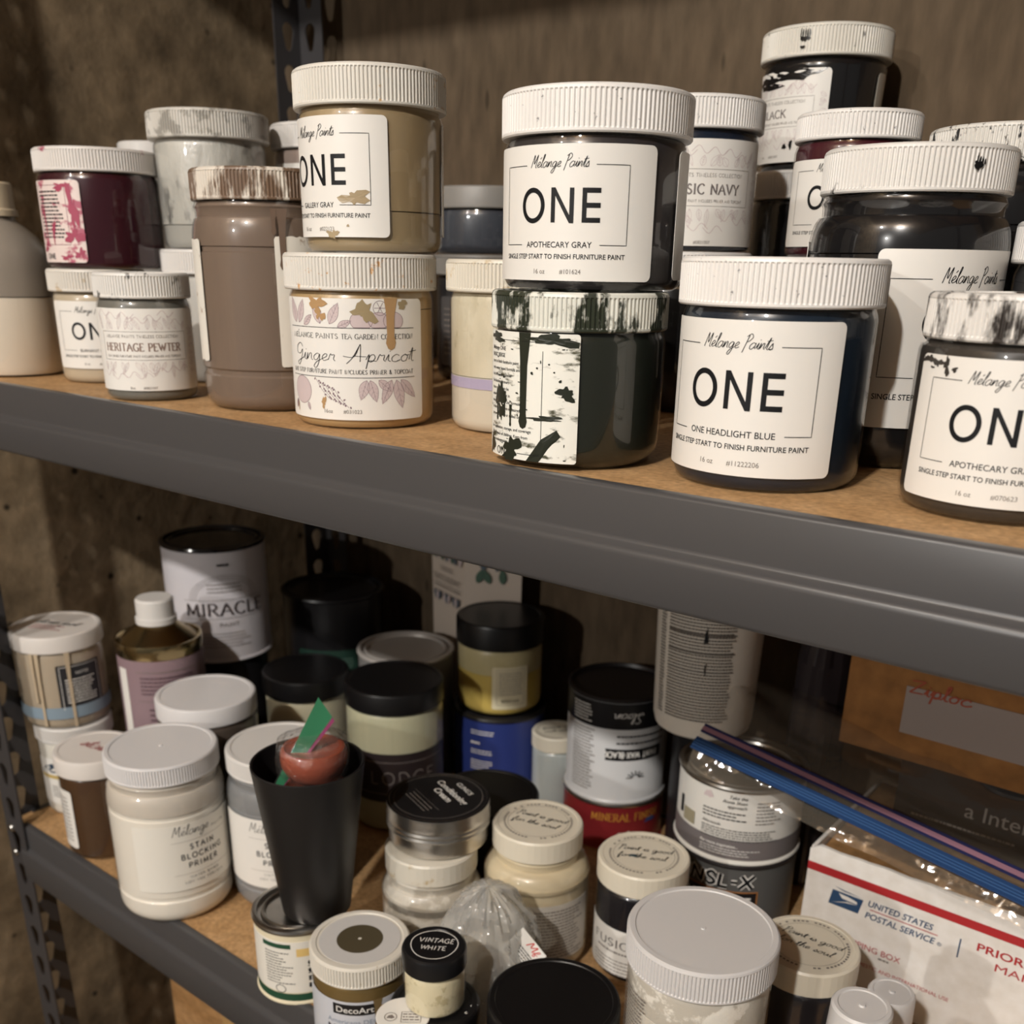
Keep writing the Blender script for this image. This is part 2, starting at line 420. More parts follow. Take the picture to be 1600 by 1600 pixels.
    def rect(s, u0, u1, v0, v1, m, part='drawing', k=None):
        k = k or max(1, int((u1 - u0) / 2)); vs = []
        for i in range(k + 1):
            u = u0 + (u1 - u0) * i / k; vs += [(u / 1e3, v0 / 1e3, 0), (u / 1e3, v1 / 1e3, 0)]
        s.L(m, part).add(vs, [(2 * i, 2 * i + 2, 2 * i + 3, 2 * i + 1) for i in range(k)])
    def frame(s, u0, u1, v0, v1, w=.3, m=None, part='drawing'):
        s.line([(u0, v0), (u1, v0), (u1, v1), (u0, v1), (u0, v0)], w, m, part)
    def blob(s, u, v, w, h, m, seed=0, n=22, rough=.35, part='paint_smear'):
        rnd = random.Random(seed); ph = [rnd.uniform(0, 6.3) for _ in range(4)]
        pts = []
        for i in range(n):
            a = 2 * pi * i / n
            k = 1 + rough * (.5 * sin(2 * a + ph[0]) + .4 * sin(3 * a + ph[1]) + .35 * sin(5 * a + ph[2]) + .3 * sin(8 * a + ph[3]))
            pts.append((u + w / 2 * k * cos(a), v + h / 2 * k * sin(a)))
        s.poly(pts, m, part)
    def drip(s, u, v1, v0, w, m, part='paint_smear'):
        pts = [(u - w * .6, v1), (u - w * .42, v1 - (v1 - v0) * .3), (u - w * .36, v0 + w), (u - w * .5, v0 + w * .3), (u - w * .3, v0 - w * .2), (u, v0 - w * .35), (u + w * .35, v0 - w * .15), (u + w * .5, v0 + w * .35), (u + w * .36, v0 + w), (u + w * .42, v1 - (v1 - v0) * .35), (u + w * .75, v1)]
        s.poly(pts, m, part)
    def leaf(s, u, v, l, w, a, m=None, fill=None, veins=True):
        m = m or INKP; ca, sa = cos(a), sin(a)
        T = lambda x, y: (u + x * ca - y * sa, v + x * sa + y * ca)
        up = [(l * t, w / 2 * sin(pi * t ** .8)) for t in [i / 8 for i in range(9)]]
        out = up + [(x, -y) for x, y in reversed(up[1:-1])]
        if fill: s.poly([T(*p) for p in out], fill)
        s.line([T(*p) for p in out + [out[0]]], .22, m, 'drawing')
        s.line([T(0, 0), T(l * .95, 0)], .2, m, 'drawing')
        if veins:
            for t in (.3, .5, .7):
                for d in (1, -1): s.line([T(l * t, 0), T(l * (t + .14), d * w * .32)], .15, m, 'drawing')
    def build(s, parent, fmap, lift=.00022):
        order = {'emblem_head': 2, 'emblem_wing': 2, 'drawing': 0, 'small_print': 1, 'lettering': 1, 'paint_smear': 2}
        for i, ((part, mn), mm) in enumerate(s.layers.items()):
            if not mm.v: continue
            k = lift + order.get(part, 0) * .00007 + i * .00001
            q = M(); q.v = [fmap(p[0], p[1], k + p[2]) for p in mm.v]; q.f = mm.f
            o = q.build(part, MATS[mn], parent, smooth=False)
            if part in ('drawing', 'small_print', 'paint_smear'): o['kind'] = 'stuff'

def wrap(r, zc, a0, cone=0.0):
    def f(u, v, k):
        rr = r + cone * v + k; a = a0 + u / r
        return (rr * cos(a), rr * sin(a), zc + v)
    return f
def flat_z(z, rot, cx=0, cy=0):
    ca, sa = cos(rot), sin(rot)
    return lambda u, v, k: (cx + u * ca - v * sa, cy + u * sa + v * ca, z + k)
def flat_y(y, x0, z0):
    return lambda u, v, k: (x0 + u, y - k, z0 + v)

def label(root, r, zc, w, h, a0, m=None, art=None, corner=3.0, name='label', cone=0.0, ragged=0.0, seed=0, text=None):
    """sticker bent round a jar; w, h in mm"""
    m = m or PAPER; rnd = random.Random(seed)
    us = sorted(set([-w / 2 + corner * (1 - cos(pi / 2 * i / 4)) for i in range(5)] + [w / 2 - corner * (1 - cos(pi / 2 * i / 4)) for i in range(5)] + [-w / 2 + corner + (w - 2 * corner) * i / max(1, int(w / 2.2)) for i in range(int(w / 2.2) + 1)]))
    f = wrap(r, zc, a0, cone); top = []; bot = []
    q = M(); vs = []
    for u in us:
        d = 0
        e = min(u + w / 2, w / 2 - u)
        if e < corner: d = corner - sqrt(max(0, corner ** 2 - (corner - e) ** 2))
        jt = rnd.uniform(-ragged, ragged); jb = rnd.uniform(-ragged, ragged)
        for k in (.00016, -.0001):
            vs += [f(u / 1e3, (-h / 2 + d + jb) / 1e3, k), f(u / 1e3, (h / 2 - d + jt) / 1e3, k)]
    n = len(us); fs = []
    for i in range(n - 1):
        a, b = 4 * i, 4 * i + 4
        fs += [(a, b, b + 1, a + 1), (a + 1, b + 1, b + 3, a + 3), (a + 2, b + 2, b, a)]
    fs += [(0, 1, 3, 2), (4 * n - 4, 4 * n - 2, 4 * n - 1, 4 * n - 3)]
    q.add(vs, fs)
    o = q.build(name, m, root, ang=50)
    if text: o['label'] = text
    if art: art.build(o, f)
    return o

# ------------------------------------------------------------------ containers
def lid_ribbed(R, h, ribs=124, nub=True, seal=None):
    k = .00062
    m = M()
    m.lathe([(R * .86, .0002), (R - .0006, 0), (R, .0007), (R, .0016), (R, .0022, k), (R, h - .0026, k), (R, h - .002), (R - .0005, h - .0008), (R - .0016, h), (R - .0048, h), (R - .0054, h - .0007), (R * .4, h - .0007), (.0016, h - .0007), (.0013, h - .0001 if nub else h - .0007), (0, h - .0001 if nub else h - .0007)], seg=ribs * 4)
    return m
def lid_smooth(R, h, seg=64, rim=.003, rec=.0006):
    return M().lathe([(R * .86, .0002), (R - .0006, 0), (R, .0008), (R, h - .0025), (R - .0007, h - .0008), (R - .002, h), (R - rim - .002, h), (R - rim - .0026, h - rec), (0, h - rec)], seg=seg)
def lid_facet(R, h, n=22):
    m = M().lathe([(R * .86, .0002), (R - .0006, 0), (R, .0006), (R * 1.0, h - .0015), (R - .0012, h), (R - .004, h), (R - .0045, h - .0004), (0, h - .0004)], seg=n * 2, dr=lambda a, z: 0)
    return m

def prof_body(rb, H, neck, corner=.007, foot=.0, taper=0.0, kind='straight'):
    p = [(0, .0012), (rb - corner - .004 - taper, .0012), (rb - corner - .002 - taper, 0), (rb - corner - taper, 0)]
    for i in range(1, 6):
        a = pi / 2 * i / 5; p.append((rb - taper - corner + corner * sin(a), corner - corner * cos(a)))
    if kind == 'straight':
        p += [(rb - taper * .5, H * .5), (rb, H - .006), (rb - .0006, H - .0035), (neck, H - .0015), (neck, H)]
    else:
        s = H - .026
        p += [(rb, H * .17), (rb - .0012, H * .18), (rb - .0012, H * .2), (rb, H * .21), (rb, H * .76), (rb - .001, H * .765), (rb - .001, H * .785), (rb, H * .79), (rb, s)]
        for i in range(1, 6):
            a = pi / 2 * i / 5; p.append((neck + (rb - neck) * cos(a), s + .016 * sin(a)))
        p += [(neck, H - .006), (neck + .001, H - .004), (neck, H - .002), (neck, H)]
    return p

def inset(prof, d, zmax):
    out = []
    for i, (r, z) in enumerate(prof):
        rr = max(0, r - d); zz = z + d if i < 4 else z
        if zz > zmax:
            if out and out[-1][1] < zmax:
                r0, z0 = out[-1]; t = (zmax - z0) / max(1e-6, zz - z0); out.append((r0 + (rr - r0) * t, zmax))
            break
        out.append((rr, max(zz, d if r > 0 else d)))
    out.append((out[-1][0] * .985, zmax + .0004)); out.append((0, zmax + .0004))
    return out

def jar(name, lab, x, y, z, R, H, lid, paint, lid_h=.02, body=.955, kind='straight', level=1.0, film=None, taper=0.0, corner=.007,
        lidtype='ribbed', ribs=124, group=None, cat='jar', shell=None, neck=None, rz=0.0, paint_name='paint', tilt=None):
    t = thing(name, lab, cat, (x, y, z), rz, group)
    if tilt: t.rotation_euler = (tilt[0], tilt[1], rz)
    hb = H - lid_h + .0005
    rb = R * body
    nk = neck or min(rb - .0015, R - .002)
    pr = prof_body(rb, hb, nk, corner, taper=taper, kind=kind)
    M().lathe(pr, 64).build('clear_body', shell or SHELL, t, ang=30)
    zt = hb * level - (.0015 if level >= 1 else 0)
    M().lathe(inset(pr, .0011, zt), 64).build(paint_name, paint, t, ang=30)
    if film:
        p2 = [(max(.001, r - .0009), zz) for r, zz in pr if zz > zt]
        r0 = p2[0][0]
        M().lathe([(r0, zt + .0006)] + p2, 64).build('paint_film', film, t, ang=30)
    lm = {'ribbed': lambda: lid_ribbed(R, lid_h, ribs), 'smooth': lambda: lid_smooth(R, lid_h), 'facet': lambda: lid_facet(R, lid_h)}[lidtype]()
    l = lm.build('lid', lid, t, loc=(0, 0, H - lid_h), ang=28 if lidtype != 'facet' else 6)
    return t, l, rb

def can(name, lab, x, y, z, R, H, wrapm, lidm=None, group=None, rz=0, flip=False, cat='paint can', recess=.003):
    t = thing(name, lab, cat, (x, y, z), rz, group)
    M().lathe([(0, .002), (R - .003, .002), (R - .002, 0), (R + .001, 0), (R + .0016, .0012), (R + .001, .0028), (R, .0034), (R, H - .0046)], 64).build('body', wrapm, t, ang=30)
    M().lathe([(R, H - .0046), (R + .0012, H - .004), (R + .0018, H - .0022), (R + .0012, H - .0004), (R, H), (R - .0025, H), (R - .003, H - .0035), (R - .0055, H - .0037), (R - .0062, H - .0012), (R - .0078, H - .0006), (R - .009, H - .0012), (R - .0098, H - recess), (0, H - recess)], 64).build('lid', lidm or STEEL, t, ang=30)
    return t

# ------------------------------------------------------------------ the basement corner
WALLB = rough_surface('formed_concrete', (90, 76, 60), (83, 70, 54), (98, 84, 67), 6, rough=.9, bump=.25, stretch=(2.0, 1, .6), pit=18, pitcol=(64, 54, 41), dist=.002)
WALLL = rough_surface('old_concrete', (130, 112, 88), (76, 64, 48), (160, 140, 113), 6, rough=.92, bump=.45, pit=24, pitcol=(48, 41, 31), dist=.004)
FLOORM = rough_surface('concrete_floor', (120, 108, 92), (96, 86, 72), (140, 128, 110), 6, bump=.3)
tag(M().box(-.90, 1.6, .47, .55, -1.35, 1.5).build('wall_back', WALLB, smooth=False), 'brown formed concrete wall behind the shelving', None, kind='structure')
tag(M().box(-.90, -.72, -3.0, .47, -1.35, 1.5).build('wall_left', WALLL, smooth=False), 'rough pitted concrete wall at the left end of the shelving', None, kind='structure')
tag(M().box(-.90, 2.2, -3.0, .55, -1.45, -1.35).build('floor', FLOORM, smooth=False), 'bare concrete basement floor', None, kind='structure')
tag(M().box(-.90, 2.2, -3.0, .55, 1.5, 1.56).build('ceiling', rough_surface('ceiling_boards', (110, 88, 62), (86, 66, 44), (130, 106, 78), 4, stretch=(.4, 3, 1)), smooth=False), 'dim basement ceiling', None, kind='structure')

# ------------------------------------------------------------------ shelving unit
SHELFM = mat('grey_powder_coat', (68, 67, 68), .3)
POSTM = mat('dark_grey_powder_coat', (60, 58, 59), .45)
BOARDM = rough_surface('particle_board', (172, 136, 94), (160, 124, 84), (186, 150, 108), 45, rough=.7, bump=.1, dist=.0006, stretch=(1, 1, 1))
unit = thing('shelving_unit', 'grey steel boltless shelving with particle board decks', 'shelving', (0, 0, -1.35))
UZ = 1.35
X0, X1, DEP = -.645, .78, .44

def hole_r(a):
    dx, dz = cos(a), sin(a); lo, hi = 0.0, .03
    for _ in range(24):
        r = (lo + hi) / 2; ok = False
        for k in range(13):
            t = k / 12; c = .0055 - t * .0145; rad = .0075 - t * .0035
            if (dx * r) ** 2 + (dz * r - c) ** 2 <= rad * rad: ok = True; break
        if ok: lo = r
        else: hi = r
    return lo
def post(cx, cy, sx, sy):
    """slotted angle post: corner at (cx, cy), flanges run sx along x and sy along y"""
    pitch, wd, th = .0381, .035, .0018
    hw, hh = wd / 2, pitch / 2
    ang = sorted([2 * pi * k / 20 for k in range(20)] + [atan2(hh * a, hw * b) % (2 * pi) for a in (1, -1) for b in (1, -1)])
    hol = [(hole_r(a) * cos(a), hole_r(a) * sin(a)) for a in ang]
    out = []
    for a in ang:
        t = min(hw / max(1e-9, abs(cos(a))), hh / max(1e-9, abs(sin(a)))); out.append((t * cos(a), t * sin(a)))
    n = len(ang); m = M()
    zs = int(2.3 / pitch)
    for axis in (0, 1):
        for i in range(zs):
            zc = hh + pitch * i; vs = []
            for d in (0, th):
                for pts in (out, hol):
                    for u, z in pts:
                        w = hw + u
                        vs.append((cx + sx * w, cy + sy * d, zc + z) if axis == 0 else (cx + sx * d, cy + sy * w, zc + z))
            fs = []
            for k in range(n):
                k2 = (k + 1) % n
                fs += [(k, k2, n + k2, n + k), (2 * n + k, 3 * n + k, 3 * n + k2, 2 * n + k2), (n + k, n + k2, 3 * n + k2, 3 * n + k)]
            m.add(vs, fs)
        # closing strips along the long edge
        w = wd
        if axis == 0: m.box(*sorted((cx + sx * w, cx + sx * (w + .0006))), *sorted((cy, cy + sy * th)), 0, zs * pitch)
        else: m.box(*sorted((cx, cx + sx * th)), *sorted((cy + sy * w, cy + sy * (w + .0006))), 0, zs * pitch)
    return m.build('post', POSTM, unit, smooth=False)
fp = post(X0, -.004, 1, 1)
post(X0, DEP, 1, -1); post(X1, -.004, -1, 1); post(X1, DEP, -1, -1)
for dz in (-.006, -.034):
    rv = M(); rv.lathe([(0, -.001), (.0045, -.001), (.0045, .0008), (.003, .0022), (0, .0026)], 16)
    rv.build('rivet', STEEL, fp, loc=(X0 + .012, -.0045, UZ + ZL + dz), rot=(pi / 2, 0, 0))

FRONT = [(.006, .0012), (.0006, .0012), (-.0004, .0006), (-.001, -.0008), (-.001, -.0215), (-.0012, -.0228), (-.0018, -.0238), (-.0038, -.0255), (-.0048, -.0266), (-.0053, -.0278), (-.0055, -.0292), (-.0054, -.0486), (-.0044, -.0504), (-.003, -.0512), (.014, -.0512), (.014, -.0496), (-.002, -.0496), (-.0036, -.048), (-.0036, -.0290), (.0008, -.0245), (.0008, -.0015), (.006, -.0006)]
def deck(z, drop=0.0):
    pr = [(y, zz if zz > -.04 else zz - drop) for y, zz in FRONT]
    M().sweep([(y, UZ + z + zz) for y, zz in pr], X0 + .026, X1 - .026).build('beam', SHELFM, unit, ang=50)
    M().sweep([(DEP - .004 - y, UZ + z + zz) for y, zz in pr], X0 + .026, X1 - .026).build('beam', SHELFM, unit, ang=50)
    for x, s in ((X0 + .004, 1), (X1 - .004, -1)):
        M().sweep([(x + s * y, UZ + z + zz) for y, zz in pr], .02, DEP - .02, axis='y').build('beam', SHELFM, unit, ang=50)
    M().box(X0 + .007, X1 - .007, .003, DEP - .007, UZ + z - .012, UZ + z).build('shelf_board', BOARDM, unit, smooth=False)
deck(0); deck(ZL, .009); deck(.567); deck(-1.02)

KRAFT = rough_surface('kraft_cardboard', (156, 118, 76), (144, 107, 67), (168, 130, 88), 14, rough=.8, bump=.08, stretch=(1, 1, 3))
cb = thing('cardboard_box', 'plain brown cardboard box on the deck below, under the white primer jar', 'box', (-.44, .2, -1.02))
M().box(-.115, .16, -.10, .11, 0, .44).build('carton', KRAFT, cb, smooth=False)
M().box(-.02, .05, -.1012, -.0995, .1, .4405).build('tape', mat('packing_tape', (176, 140, 92), .25), cb, smooth=False)

# ------------------------------------------------------------------ upper shelf
GU = 'paint jars on the upper shelf'
def art_one(colour, code, s=1.0, oz='16 oz', frame_l=True):
    a = Art()
    a.hand('Mélange Paints', 0, 23.2 * s, 2.7 * s, .36 * s, width=33 * s, slant=.35)
    a.one(0, 4 * s, 16.5 * s)
    a.text(colour, 0, -14.8 * s, 3.0 * s, bold=.006)
    w = text_mesh(colour, .006)[2] * 3.0 * s / 2 + 3 * s
    w = min(w, 33 * s)
    a.text('SINGLE STEP START TO FINISH FURNITURE PAINT', 0, -20.6 * s, 2.5 * s, bold=.012, width=74 * s)
    a.text(oz, -10 * s, -28 * s, 2.5 * s, INKG); a.text(code, 8 * s, -28 * s, 2.4 * s, INKG)
    e = 37.5 * s
    a.line([(-20 * s, 23 * s), (-e, 23 * s), (-e, -15 * s), (-w - 1 * s if w < 32 * s else -e + .1, -15 * s)], .34 * s)
    a.line([(20 * s, 23 * s), (e, 23 * s), (e, -15 * s), (w + 1 * s if w < 32 * s else e - .1, -15 * s)], .34 * s)
    return a

def P(name, rgb, rough=.3): return mat(name, tuple(c * .88 for c in rgb), rough, spec=.35)

# dark blue jar, front right
t, l, r = jar('paint_jar', 'navy ONE paint jar, One Headlight Blue, clean white lid, front of the upper shelf', .0987, .0709, 0, .046, .0985, smeared('lid_white_clean', (224, 221, 217), (90, 92, 98), .06, 260, seed=3), P('headlight_blue_paint', (28, 40, 54)), group=GU)
label(t, r, .0405, 96, 66, face(.0987, .0709, -22), art=art_one('ONE HEADLIGHT BLUE', '#11222206', .98), text='white label reading ONE, One Headlight Blue')

# ginger apricot + gallery gray
DRIP = P('apricot_drip', (196, 158, 112), .3)
t, l, r = jar('paint_jar', 'Ginger Apricot paint jar with botanical label and tan drips, under the Gallery Gray jar', -.1739, .068, 0, .0457, .098, smeared('lid_apricot', (212, 208, 200), (196, 152, 102), .17, 150, seed=5), P('apricot_paint', (205, 172, 124)), level=.86, film=smeared('apricot_film', (170, 144, 104), (192, 162, 118), .4, 60, .3, seed=2, stretch=(1, 1, .3)), group=GU)
a = Art()
for u, v, ln, w, an in ((-36, 21, 15, 6.5, 1.9), (-33, 21, 14, 6, 1.2), (-28, 20, 9, 4, .7), (-15, 21, 14, 6, 1.9), (-9, 21, 13, 6, 1.1), (-4, 19.5, 9, 4, .4)):
    a.leaf(u, v - 1, ln, w, an, fill=INKL)
for u, v, rr in ((10, 22, 6.5), (20, 22, 6), (29, 22, 6.2)):
    pts = [(u + rr * cos(q), max(18.3, v + rr * .8 * sin(q))) for q in [i * pi / 12 for i in range(24)]]
    a.poly(pts, INKL); a.line(pts + [pts[0]], .28, INKP, 'drawing')
for i in range(6):
    q = i * pi / 3; a.line([(21, 29), (21 + 3.4 * cos(q), 29 + 3.4 * sin(q))], .3, INKP, 'drawing')
a.line([(21 + 4 * cos(i * pi / 10), 29 + 4 * sin(i * pi / 10)) for i in range(21)], .3, INKP, 'drawing')
a.line([(-43, 18), (43, 18)], .32); a.line([(-43, -9.6), (43, -9.6)], .32)
a.caps('MELANGE PAINTS', -22, 13.4, 2.7, .38, serif=.1, nib=.5, width=36); a.caps('TEA GARDEN COLLECTION', 20, 13.4, 2.7, .38, serif=.1, nib=.5, width=44)
a.line([(-34.2, 15.4), (-33.2, 16.2)], .3)
a.hand('Ginger', -22, 1.5, 4.0, .42, width=32, slant=.15); a.hand('Apricot', 22, 1.5, 4.0, .42, width=42, slant=.15)
a.caps('ONE STEP FURNITURE PAINT INCLUDES PRIMER & TOPCOAT', 0, -6.4, 2.3, .34, serif=.09, nib=.5, width=84)
pts = [(-33 + 8.5 * cos(q), -18 + 8 * sin(q)) for q in [i * pi / 12 for i in range(24)]]
a.poly(pts, INKL); a.line(pts + [pts[0]], .28, INKP, 'drawing')
a.leaf(-40, -24, 6, 3, -1.9, fill=INKP); a.leaf(-28, -25, 5, 2.5, -1.2, fill=INKL)
for k in range(5):
    u0, v0 = -20 + k * 3.0, -11 - k * 1.2
    pth = [(u0, v0), (u0 + 4, v0 - 6), (u0 + 9, v0 - 11)]
    a.line(smooth_pts(pth), .25, INKP, 'drawing')
    for j in range(6):
        t_ = j / 5; bx = u0 + 9 * t_ + (1 if j % 2 else -1); by = v0 - 11 * t_
        a.blob(bx, by, 1.3, 1.3, INKP, seed=k * 7 + j, n=7, part='drawing')
for u, v, ln, w, an in ((12, -11, 12, 6, -1.9), (14, -11, 13, 6, -1.3), (19, -11, 10, 5, -.7), (27, -11, 15, 6, -2.0), (30, -11, 17, 7, -1.35), (33, -11, 15, 6, -.8)):
    a.leaf(u, v, ln, w, an, fill=INKL)
a.text('16oz', -12, -29, 2.3, INKG); a.text('#031023', 3, -29, 2.3, INKG)
a.drip(27, 34.5, 8, 6.2, DRIP); a.blob(-17, 31, 9, 8, DRIP, 4, rough=.6); a.blob(-15, 25, 6, 6, DRIP, 9, rough=.7)
a.blob(12, 27, 11, 11, P('apricot_film_smear', (176, 158, 122)), 12, rough=.6); a.blob(35, 31, 6, 5, P('apricot_film_smear', (176, 158, 122)), 2)
a.blob(-15, -24, 3, 6, DRIP, 15, rough=.5); a.blob(-39, -28, 1.2, 5, DRIP, 5, rough=.4)
label(t, r, .0400, 100, 68, face(-.1739, .068, -14), art=a, text='white label with mauve fruit and leaves')

GAL = P('gallery_paint', (168, 148, 114))
t, l, r = jar('paint_jar', 'Gallery Gray ONE paint jar stacked on the Ginger Apricot jar', -.1765, .083, .098, .0443, .0957, smeared('lid_gallery', (210, 206, 197), (190, 160, 120), .12, 160, seed=9), GAL, level=.29, film=smeared('gallery_film', (146, 127, 96), (158, 139, 107), .5, 25, .3, seed=1, stretch=(1, 1, .3)), body=.955, taper=.001, group=GU)
a = art_one('GALLERY GRAY', '#022123', .95)
a.blob(27, -10.5, 14, 8, P('gallery_smear', (186, 166, 132)), 21, rough=.55); a.blob(12, -29.5, 6, 5, P('gallery_smear', (186, 166, 132)), 8, rough=.6); a.blob(22, -25, 1.4, 1.6, P('gallery_smear', (186, 166, 132)), 3)
label(t, r, .0395, 92, 62, face(-.1765, .083, -50), art=a, text='white label reading ONE, Gallery Gray, with a tan smudge')
label(t, r, .040, 26, 60, face(-.1765, .083, 92), art=None)

# dark green smeared jar + apothecary gray
GREEN = P('dark_green_paint', (38, 41, 33), .32)
GRS = P('dark_green_smear', (44, 48, 38), .35)
t, l, r = jar('paint_jar', 'dark green paint jar with badly smeared label and lid, under the Apothecary Gray jar', .0006, .0516, 0, .0441, .0822, smeared('lid_green', (214, 214, 204), (44, 49, 37), .47, 60, .4, seed=14, stretch=(1, 1, .5), sharp=.03), GREEN, lid_h=.0175, body=.99, corner=.011, group=GU)
a = Art()
rows = ['Mélange ONE', 'BASIC BEIGE', 'start to finish furniture paint', 'with water based formula and', 'built in bonding primer', 'No blocking primers', 'does not need to be', 'sealed in built right in', 'easy to maintain. Our formula is', 'an extra protection is desired', 'sprayed, brushed or rolled on.', '', 'For application, storage, and coverage', 'out of reach of children. Keep from', 'www.melangepaints.com']
for i, s_ in enumerate(rows):
    if s_: a.text(s_, -26, 22 - i * 3.15, 1.9 if i < 2 else 1.55, align='l', bold=.01)
a.text('ONE', -8, -27, 4, align='r', bold=.0)
a.line([(12, 22), (12, -27), (-2, -27)], .3)
a.line([(-25, 26), (12, 26)], .25)
for i, (u, v, w, h, s_) in enumerate([(-16, 0, 8, 12, 3), (-15, -8, 5, 8, 4), (-20, 27, 14, 4, 5), (17, 27, 22, 5, 11), (24, 3, 8, 6, 17), (14, -9, 18, 2.2, 20), (-6, -25, 12, 10, 23), (-25, -25, 5, 10, 39)]):
    a.blob(u, v, w, h, GRS, s_, n=30, rough=.5)
a.poly([(4, -30), (11, -30), (22, -17), (20, -14), (12, -19)], GRS, 'paint_smear')
a.poly([(-14, -30), (-7, -30), (0, -21), (-3, -20)], GRS, 'paint_smear')
a.drip(1.5, 30, -13, 5.2, GRS); a.drip(-19, 2, -12, 2, GRS); a.drip(-12, 2, -10, 1.8, GRS); a.drip(-7, -4, -14, 1.6, GRS)
for k in range(26):
    rn = random.Random(k); a.blob(rn.uniform(-26, 26), rn.uniform(-29, 26), rn.uniform(.5, 2), rn.uniform(.4, 1.4), GRS, k, n=9)
label(t, r, .034, 60, 60, face(.0006, .0516, -38), smeared('label_green', (230, 229, 220), (72, 72, 52), .24, 70, seed=22, stretch=(1, 1, 2.8), sharp=.05), a, corner=1.5, text='white label half hidden by dark green paint')

APO = P('apothecary_paint', (58, 54, 55), .3)
t, l, r = jar('paint_jar', 'Apothecary Gray ONE paint jar with clean lid, stacked on the dark green smeared jar', -.003, .0655, .0822, .046, .0862, MATS['lid_white_clean'], APO, lid_h=.0195, body=.975, corner=.006, group=GU)
label(t, r, .0335, 94, 57.5, face(-.003, .0655, -22), art=art_one('APOTHECARY GRAY', '#101624', .88), text='white label reading ONE, Apothecary Gray')
label(t, r, .0335, 22, 56, face(-.003, .0655, 74), art=None)

# tall brown jar
BRN = P('taupe_paint', (130, 112, 98), .3)
t, l, r = jar('paint_jar', 'tall taupe brown quart jar with brown-caked lid, left of the Ginger Apricot jar', -.2745, .0790, 0, .046, .1463, smeared('lid_brown', (210, 202, 190), (108, 86, 68), .52, 85, .45, seed=31, stretch=(1, 1, .3), sharp=.05), BRN, lid_h=.0185, body=1.03, kind='wide', corner=.010, group=GU)
a = Art(); a.line([(-2, 24), (-11, 24), (-11, -14), (-2, -14)], .32); a.text('SINGLE STEP', -10, -22, 2.7, align='l', bold=.012, part='slogan')
a.blob(-11, 20, 5, 6, BRN, 4); a.blob(-10, -6, 6, 10, BRN, 9)
label(t, r, .068, 50, 78, face(-.2745, .079, 36), smeared('label_brown_edge', (222, 218, 208), (150, 126, 106), .16, 90, seed=6), a, ragged=.7, corner=2, text='torn white label edge')
label(t, r, .068, 34, 74, face(-.2745, .079, -82), MATS['label_brown_edge'], None, ragged=.5, corner=2)
dm = Art(); dm.drip(0, 0, -34, 5, P('taupe_drip', (120, 100, 86), .25)); dm.drip(-5, 0, -14, 3, P('taupe_drip', (120, 100, 86), .25))
dm.build(t, wrap(r, .123, face(-.2745, .079, 12)), .0006)

# heritage pewter
t, l, r = jar('paint_jar', 'small Heritage Pewter paint jar in front with grey-scuffed lid', -.3683, .0424, 0, .0324, .0841, smeared('lid_pewter', (214, 211, 206), (96, 94, 90), .2, 95, seed=41, stretch=(1, 1, .6)), P('pewter_paint', (124, 122, 114)), lid_h=.0165, body=.985, corner=.005, ribs=96, group=GU)
PW = mat('pewter_brown_ink', (138, 116, 106), .6)
def art_timeless(word, s=1.0, ink=None, wd=None):
    ink = ink or PW; a = Art()
    a.frame(-30 * s, 32 * s, -6.5 * s, 12 * s, .25, INKG)
    a.part = 'collection_line'
    a.caps('MELANGE PAINTS TIMELESS COLLECTION', 0, 9 * s, 1.8 * s, .28, INKG, width=52 * s, serif=.08)
    a.part = 'lettering'
    a.caps(word, 0, 2 * s, 5 * s, 1.0 * s, ink, width=wd or 54 * s, serif=.12, nib=.5)
    a.part = 'description_line'
    a.caps('CLAY BASED FURNITURE PAINT INCLUDES PRIMER AND TOPCOAT', 0, -4 * s, 1.4 * s, .22, INKG, width=54 * s)
    rn = random.Random(len(word))
    for b, sg in ((13.5, 1), (-8, -1)):
        for k in range(13):
            u = -30 + k * 5; ll = 5 + rn.uniform(0, 6)
            a.leaf(u * s, b * s, ll * s, (2.2 + rn.uniform(0, 1.6)) * s, sg * (pi / 2 + rn.uniform(-.7, .7)), INKL, None, k % 2 == 0)
        for k in range(7):
            u = -28 + k * 9; v = b + sg * rn.uniform(3, 10)
            a.line([(p_[0] * s, p_[1] * s) for p_ in smooth_pts([(u - 5, v), (u - 1, v + sg * 3), (u + 3, v - sg), (u + 7, v + sg * 2)])], .35, INKL, 'drawing')
    for k in range(8):
        a.leaf(36 * s, (-14 + k * 4) * s, 5 * s, 2.4 * s, rn.uniform(-.6, .8), INKL, None, False)
    a.text('8oz', -9 * s, -25 * s, 1.7 * s, INKG); a.text('#0821007', 3 * s, -25 * s, 1.7 * s, INKG)
    return a
label(t, r, .0345, 92, 54, face(-.3683, .0424, -8), art=art_timeless('HERITAGE PEWTER'), corner=2.5, text='white label reading Heritage Pewter')

